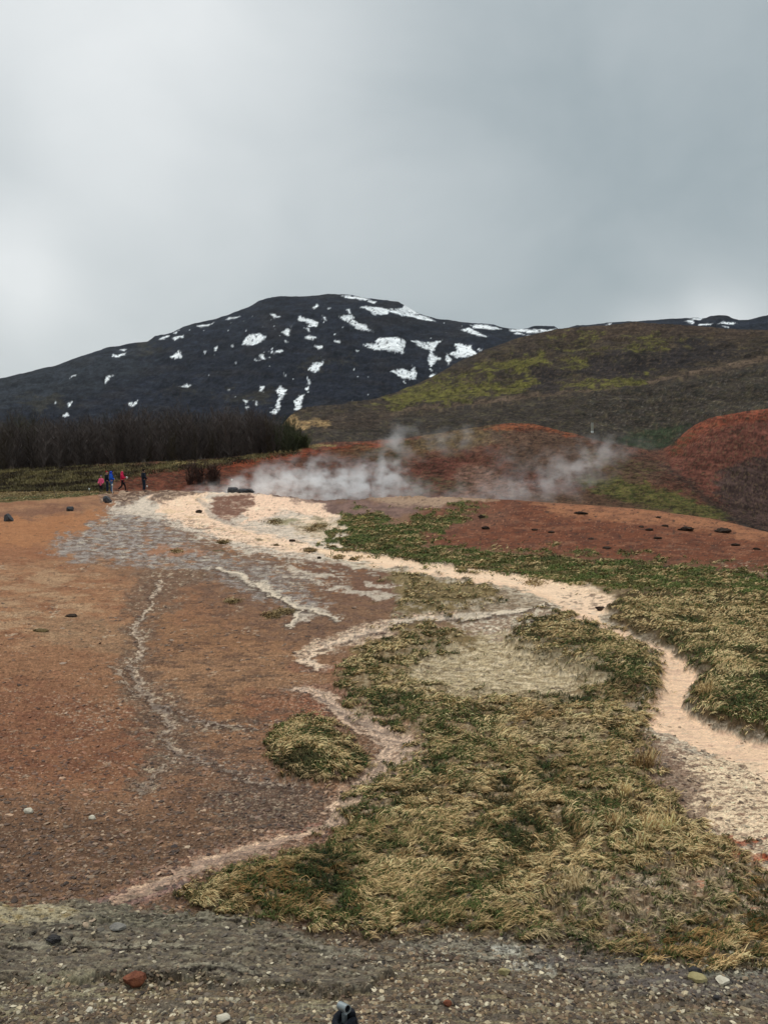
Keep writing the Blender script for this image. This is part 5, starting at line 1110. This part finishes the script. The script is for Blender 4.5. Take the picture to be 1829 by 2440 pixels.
def fold_mesh(name, loc, sx, sy, sz, mat, parent=None, seed=1):
    bm = bmesh.new(); bmesh.ops.create_icosphere(bm, subdivisions=3, radius=1)
    for v in bm.verts:
        q = float(fbm(np.array([v.co.x*2+seed+v.co.z]), np.array([v.co.y*2+v.co.z]), 3, seed)[0]); c = v.co*(1+.35*q)
        v.co = Vector((c.x*sx, c.y*sy, c.z*sz))
    me = bpy.data.meshes.new(name); bm.to_mesh(me); bm.free(); me.polygons.foreach_set('use_smooth', np.full(len(me.polygons), True)); o = link(name, me, mat, parent); o.location = loc; return o
wp = pk.matrix_world if False else (Matrix.Translation(pk.location) @ Matrix.Rotation(R(-75), 4, 'Z')) @ Vector((.16*ps, .36*ps, 1.20*ps))
bag = fold_mesh('bag', wp, .075, .07, .10, plain_mat('white plastic', (214, 206, 200), .5, .4, vary=.06)); tag(bag, 'crumpled white bag held out by the striding person in pink', 'bag')

# ------------------------------------------------------------------ stakes and posts
M_STAKE = plain_mat('weathered stake', (126, 112, 94), .85, .2, scale=30, bump=.3); M_WHITE = plain_mat('white paint', (222, 222, 216), .6, .3, vary=.05); M_BRSTAKE = plain_mat('brown stake', (134, 84, 62), .85, .2, scale=30)
def stake(tx, tfoot, ttop, label, mat=M_STAKE, cap=True, lean=(0, 0), rad=.022, ymin=50, at_y=64., capr=.065, head=None):
    x = (tx-CX)/F*at_y; p = Vector((x, at_y, float(land(x, at_y))))
    h = float(zof(at_y, ttop))-p.z
    root = empty('stake', p); tag(root, label, 'stake')
    bm = bmesh.new(); tube(bm, [(0, 0, -.1), (lean[0]*.5, 0, h*.5), (lean[0], lean[1], h)], [rad, rad, rad*.85], 8); me = bpy.data.meshes.new('shaft'); bm.to_mesh(me); bm.free(); link('shaft', me, mat, root)
    if cap:
        bm = bmesh.new(); tube(bm, [(lean[0], lean[1], h-.09), (lean[0], lean[1], h-.05), (lean[0], lean[1], h+.03), (lean[0], lean[1], h+.055)], [capr*.55, capr, capr, capr*.5], 10)
        me = bpy.data.meshes.new('cap'); bm.to_mesh(me); bm.free(); link('cap', me, M_WHITE, root)
    return root
stake(193, 1066, 1056, 'thin stake with a white cap left of the child in pink', capr=.06, at_y=63.5)
stake(243, 1064, 1047, 'white-capped stake right against the legs of the person in blue', capr=.055, at_y=63.9, mat=M_WHITE)
stake(276, 1060, 1044, 'bare brown stake just right of the striding person', M_BRSTAKE, False, at_y=66.5)
stake(318, 1062, 1050, 'short pale stake right beside the person in navy', capr=.05, at_y=65.)
stake(336, 1060, 1045, 'bare orange-brown stake on the ledge right of the navy coat', M_BRSTAKE, False, at_y=66.5, rad=.018)
stake(514, 1062, 1036, 'long leaning stake with a white knob above the boulder pair', capr=.07, lean=(-.5, 0), at_y=68., rad=.018)
stake(121, 1074, 1050, 'slender whitish stem leaning in the green edge left of the walkers', M_STAKE, False, lean=(-.16, 0), at_y=60., rad=.022)
# tall marker on the dark hill
p = spot(1278, 935, 190, 420)
hpost = float(zof(p.y, 913))-p.z; root = empty('marker_post', p); tag(root, 'tall pale marker post standing alone on the dark hillside', 'post')
def box(bm, x0, x1, y0, y1, z0, z1, bev=.01):
    v = [bm.verts.new((x, y, z)) for x in (x0, x1) for y in (y0, y1) for z in (z0, z1)]
    for f in ((0,1,3,2),(4,6,7,5),(0,4,5,1),(2,3,7,6),(0,2,6,4),(1,5,7,3)): bm.faces.new([v[i] for i in f])
wd = 2.6*p.y/F
bm = bmesh.new(); box(bm, -wd, wd, -.12, .12, hpost*.26, hpost); box(bm, -wd*.85, wd*.85, -.10, .10, hpost*.2, hpost*.26); bmesh.ops.recalc_face_normals(bm, faces=bm.faces)
me = bpy.data.meshes.new('board'); bm.to_mesh(me); bm.free(); link('board', me, plain_mat('grey wood', (160, 156, 142), .8, .2, scale=3), root)
bm = bmesh.new(); box(bm, -wd*1.05, wd*1.05, -.16, .16, -.3, hpost*.19); bmesh.ops.recalc_face_normals(bm, faces=bm.faces); me = bpy.data.meshes.new('footing'); bm.to_mesh(me); bm.free(); link('footing', me, M_WHITE, root)

# ------------------------------------------------------------------ rope post at the viewer's feet
YP = 1.90; u_ = YP/F*1.0
def at(tx, ty, y=YP):
    d = raydir(tx, ty); k = y/d.y; return Vector((d.x*k, y, EYE+d.z*k))
top = at(744, 2186); gz_ = -.22
root = empty('rope_post', (top.x, top.y, gz_)); tag(root, 'thin metal post topped by a short grey pipe, at the bottom edge', 'post')
M_STEEL = plain_mat('galvanised steel', (152, 160, 162), .45, .5, .7, vary=.08, scale=60); M_BORE_SHADE = plain_mat('pipe bore', (22, 24, 30), .9, .1)
bm = bmesh.new(); tube(bm, [(0, 0, -.15), (0, 0, top.z-gz_-.004)], .007, 12); me = bpy.data.meshes.new('rod'); bm.to_mesh(me); bm.free(); link('rod', me, M_STEEL, root)
a = at(734, 2172, YP+.012)-Vector(root.location); b = at(751, 2180, YP-.012)-Vector(root.location); ax = (b-a).normalized()
def pipe(bm, a, b, r0, r1, seg=24):
    rings = []
    for p_, r_ in ((a, r1), (a, r0), (b, r0), (b, r1)):
        d = (b-a).normalized(); s_ = d.cross(Vector((0, 0, 1))).normalized(); t_ = s_.cross(d)
        rings.append([bm.verts.new(p_+(s_*math.cos(q)+t_*math.sin(q))*r_) for q in [2*math.pi*k/seg for k in range(seg)]])
    for i in range(4):
        r0_, r1_ = rings[i], rings[(i+1) % 4]
        for k in range(seg): bm.faces.new((r0_[k], r0_[(k+1) % seg], r1_[(k+1) % seg], r1_[k]))
bm = bmesh.new(); pipe(bm, a, b, .0098, .0078); bmesh.ops.recalc_face_normals(bm, faces=bm.faces); me = bpy.data.meshes.new('pipe_eye'); bm.to_mesh(me); bm.free(); link('pipe_eye', me, M_STEEL, root)
bm = bmesh.new(); tube(bm, [a+ax*.002, b-ax*.0045], .0080, 20); me = bpy.data.meshes.new('bore_shade'); bm.to_mesh(me); bm.free(); link('bore_shade', me, M_BORE_SHADE, root)  # dark solid plug, stands in for the shade inside the hollow pipe
# the rope: knot wound round the post, then slack lines to both sides
M_ROPE = plain_mat('navy rope', (24, 27, 36), .8, .25, vary=.3, scale=220, bump=.6)
bm = bmesh.new(); cx_, cy_ = top.x, top.y; knot = []
for k in range(200):
    t = k/199; ang = t*2*math.pi*6.2; zz_ = top.z-.010-.085*t; rr_ = .0185+.004*math.sin(t*17)+.007*t
    knot.append((cx_+.006*t+rr_*math.cos(ang), cy_-.004+rr_*math.sin(ang), zz_+.006*math.sin(ang+1)))
tube(bm, knot, .0085, 10)
tube(bm, [(cx_-.020, cy_-.018, top.z-.075), (cx_-.008, cy_-.030, top.z-.040), (cx_+.010, cy_-.026, top.z-.012), (cx_+.022, cy_-.008, top.z-.014), (cx_+.026, cy_+.008, top.z-.045)], .0085, 10)
def swing(p0, p1, sag, n=40): return [tuple(p0.lerp(p1, t)+Vector((0, 0, -sag*4*t*(1-t)))) for t in np.linspace(0, 1, n)]
l0 = at(716, 2224); l1 = at(-520, 2206)
tube(bm, [(cx_, cy_, top.z-.03)]+swing(l0, l1, .016), .010, 10)
tube(bm, swing(Vector((cx_+.02, cy_, top.z-.075)), at(2100, 2290), .09), .010, 10)
me = bpy.data.meshes.new('rope'); bm.to_mesh(me); bm.free(); me.polygons.foreach_set('use_smooth', np.full(len(me.polygons), True)); rp = link('rope', me, M_ROPE); tag(rp, 'dark navy rope knotted round the metal post and slung along the bottom edge', 'rope')

# ------------------------------------------------------------------ steam
def steam_mat(name, puffs, dens, scale, seed, warp=1.0, lo=.44, hi=.60):
    m = bpy.data.materials.new(name); m.use_nodes = True; t = m.node_tree; t.nodes.clear(); L = t.links
    out = N(t, 'ShaderNodeOutputMaterial'); pv = N(t, 'ShaderNodeVolumePrincipled'); L.new(pv.outputs[0], out.inputs['Volume'])
    pv.inputs['Color'].default_value = (.97, .98, .99, 1); pv.inputs['Anisotropy'].default_value = .15
    g = N(t, 'ShaderNodeNewGeometry')
    n0 = N(t, 'ShaderNodeTexNoise'); setin(n0, Scale=scale*.6, Detail=2.0)
    off = vmath(t, 'ADD', g.outputs['Position'], (seed*13.7, seed*3.1, 0)); L.new(off.outputs[0], n0.inputs['Vector'])
    d = vmath(t, 'SUBTRACT', n0.outputs['Color'], (.5, .5, .5)); sc = N(t, 'ShaderNodeVectorMath', operation='SCALE'); L.new(d.outputs[0], sc.inputs[0]); sc.inputs['Scale'].default_value = warp
    P_ = vmath(t, 'ADD', g.outputs['Position'], sc.outputs[0])
    tot = None
    for (x, y, z, sx, sy, sz, a_) in puffs:
        q = vmath(t, 'SUBTRACT', P_.outputs[0], (x, y, z)); q = vmath(t, 'MULTIPLY', q.outputs[0], (1/sx, 1/sy, 1/sz)); dd = vmath(t, 'DOT_PRODUCT', q.outputs[0], q.outputs[0])
        e = math_node(t, 'MULTIPLY', dd.outputs['Value'], -1.0); e = math_node(t, 'EXPONENT', e); e = math_node(t, 'MULTIPLY', e, a_)
        tot = e if tot is None else math_node(t, 'ADD', tot, e)
    n1 = N(t, 'ShaderNodeTexNoise'); setin(n1, Scale=scale, Detail=4.0, Roughness=.6); mp = N(t, 'ShaderNodeMapping'); mp.inputs['Scale'].default_value = (1, 1, 1.25)
    L.new(off.outputs[0], mp.inputs['Vector']); L.new(mp.outputs[0], n1.inputs['Vector'])
    mr = N(t, 'ShaderNodeMapRange', interpolation_type='SMOOTHSTEP'); setin(mr, From_Min=lo, From_Max=hi, To_Min=.06, To_Max=1.0); L.new(n1.outputs['Fac'], mr.inputs['Value'])
    dn = math_node(t, 'MULTIPLY', tot, mr.outputs[0]); dn = math_node(t, 'SUBTRACT', dn, .03); dn = math_node(t, 'MAXIMUM', dn, 0.0); dn = math_node(t, 'MULTIPLY', dn, dens)
    L.new(dn, pv.inputs['Density'])
    return m
def loaf(name, path, mat, label):
    """closed shell along a path of (px, py of centre, y, half depth, half height in px)"""
    bm = bmesh.new(); rings = []; seg = 16
    for tx, ty, y, hd, hp in path:
        x = (tx-CX)/F*y; z = float(zof(y, ty)); hz = hp*y/F
        rings.append([bm.verts.new((x, y+hd*math.cos(q), z+hz*math.sin(q))) for q in [2*math.pi*k/seg for k in range(seg)]])
    for r0, r1 in zip(rings[:-1], rings[1:]):
        for k in range(seg): bm.faces.new((r0[k], r0[(k+1) % seg], r1[(k+1) % seg], r1[k]))
    bm.faces.new(rings[0][::-1]); bm.faces.new(rings[-1]); bmesh.ops.recalc_face_normals(bm, faces=bm.faces)
    me = bpy.data.meshes.new(name); bm.to_mesh(me); bm.free(); o = link(name, me, mat); tag(o, label, 'steam', k='stuff'); return o
def puff(tx, ty, y, wpx, dep, hpx, a_): return ((tx-CX)/F*y, y, float(zof(y, ty)), wpx*y/F, dep, hpx*y/F, a_)
YA = 66.0
A_ = [puff(450,1062,YA,50,1.6,12,.8), puff(530,1056,YA,50,1.6,20,1.0), puff(600,1052,YA,60,1.8,28,1.2), puff(670,1050,YA,60,1.8,36,1.1), puff(705,1012,YA,30,1.3,28,.5), puff(745,1055,YA,60,1.9,34,1.3),
      puff(815,1045,YA,44,1.7,44,1.2), puff(838,1008,YA,30,1.3,28,.4), puff(880,1062,YA,50,1.6,22,.6), puff(600,1020,YA,50,1.3,26,.25)]
loaf('steam', [(395,1062,YA,1.2,10),(450,1058,YA,2.4,30),(530,1045,YA,3.2,52),(640,1030,YA,3.6,78),(740,1025,YA,3.6,90),(840,1020,YA,3.4,92),(900,1035,YA,2.4,72),(950,1050,YA,1.4,40)], steam_mat('steam', A_, .66, .9, 1, 2.2), 'white steam billowing low off the hot spring behind the boulders')
YC = 62.0
B_ = [puff(960,1082,YC,70,1.8,16,.35), puff(1060,1072,YC,80,1.8,22,.55), puff(1150,1058,YC,70,1.9,26,.55), puff(1225,1025,YC,55,2.0,34,.6), puff(1280,985,YC,44,2.0,36,.5), puff(1180,1010,YC,90,2.0,40,.16), puff(1060,1030,YC,110,2.0,34,.12), puff(1340,965,YC,60,2.0,30,.2)]
loaf('steam', [(860,1085,YC,1.2,14),(930,1078,YC,2.6,34),(1040,1060,YC,3.8,60),(1150,1040,YC,4.2,80),(1250,1010,YC,4.2,90),(1340,975,YC,3.4,70),(1410,955,YC,1.5,36)], steam_mat('steam', B_, .38, .9, 2, 2.4), 'thin steam drifting up to the right over the red mound')
YD = 76.0
D_ = [puff(850,958,YD,22,1.0,20,1.0), puff(870,925,YD,34,1.2,26,.25), puff(905,975,YD,60,1.4,22,.25), puff(960,950,YD,60,1.4,22,.28), puff(1020,940,YD,50,1.4,20,.25), puff(1090,985,YD,70,1.4,30,.16)]
loaf('steam', [(815,960,YD,.8,18),(850,940,YD,2.2,56),(920,935,YD,2.6,66),(1000,945,YD,2.6,60),(1090,975,YD,2.6,56),(1180,990,YD,1.2,26)], steam_mat('steam', D_, .55, .55, 3, 1.2), 'small separate puff and wisps of steam high on the red slope')

# ------------------------------------------------------------------ air
bm = bmesh.new(); box(bm, -16500, 16500, -120, 9600, -8, 1180); bmesh.ops.recalc_face_normals(bm, faces=bm.faces); me = bpy.data.meshes.new('haze'); bm.to_mesh(me); bm.free()
hm = bpy.data.materials.new('haze'); hm.use_nodes = True; t = hm.node_tree; t.nodes.clear(); o_ = N(t, 'ShaderNodeOutputMaterial'); v_ = N(t, 'ShaderNodeVolumePrincipled'); t.links.new(v_.outputs[0], o_.inputs['Volume'])
v_.inputs['Density'].default_value = 1.3e-5; v_.inputs['Color'].default_value = (.80, .90, 1.0, 1); v_.inputs['Anisotropy'].default_value = 0.0
hz = link('haze', me, hm); hz['kind'] = 'stuff'
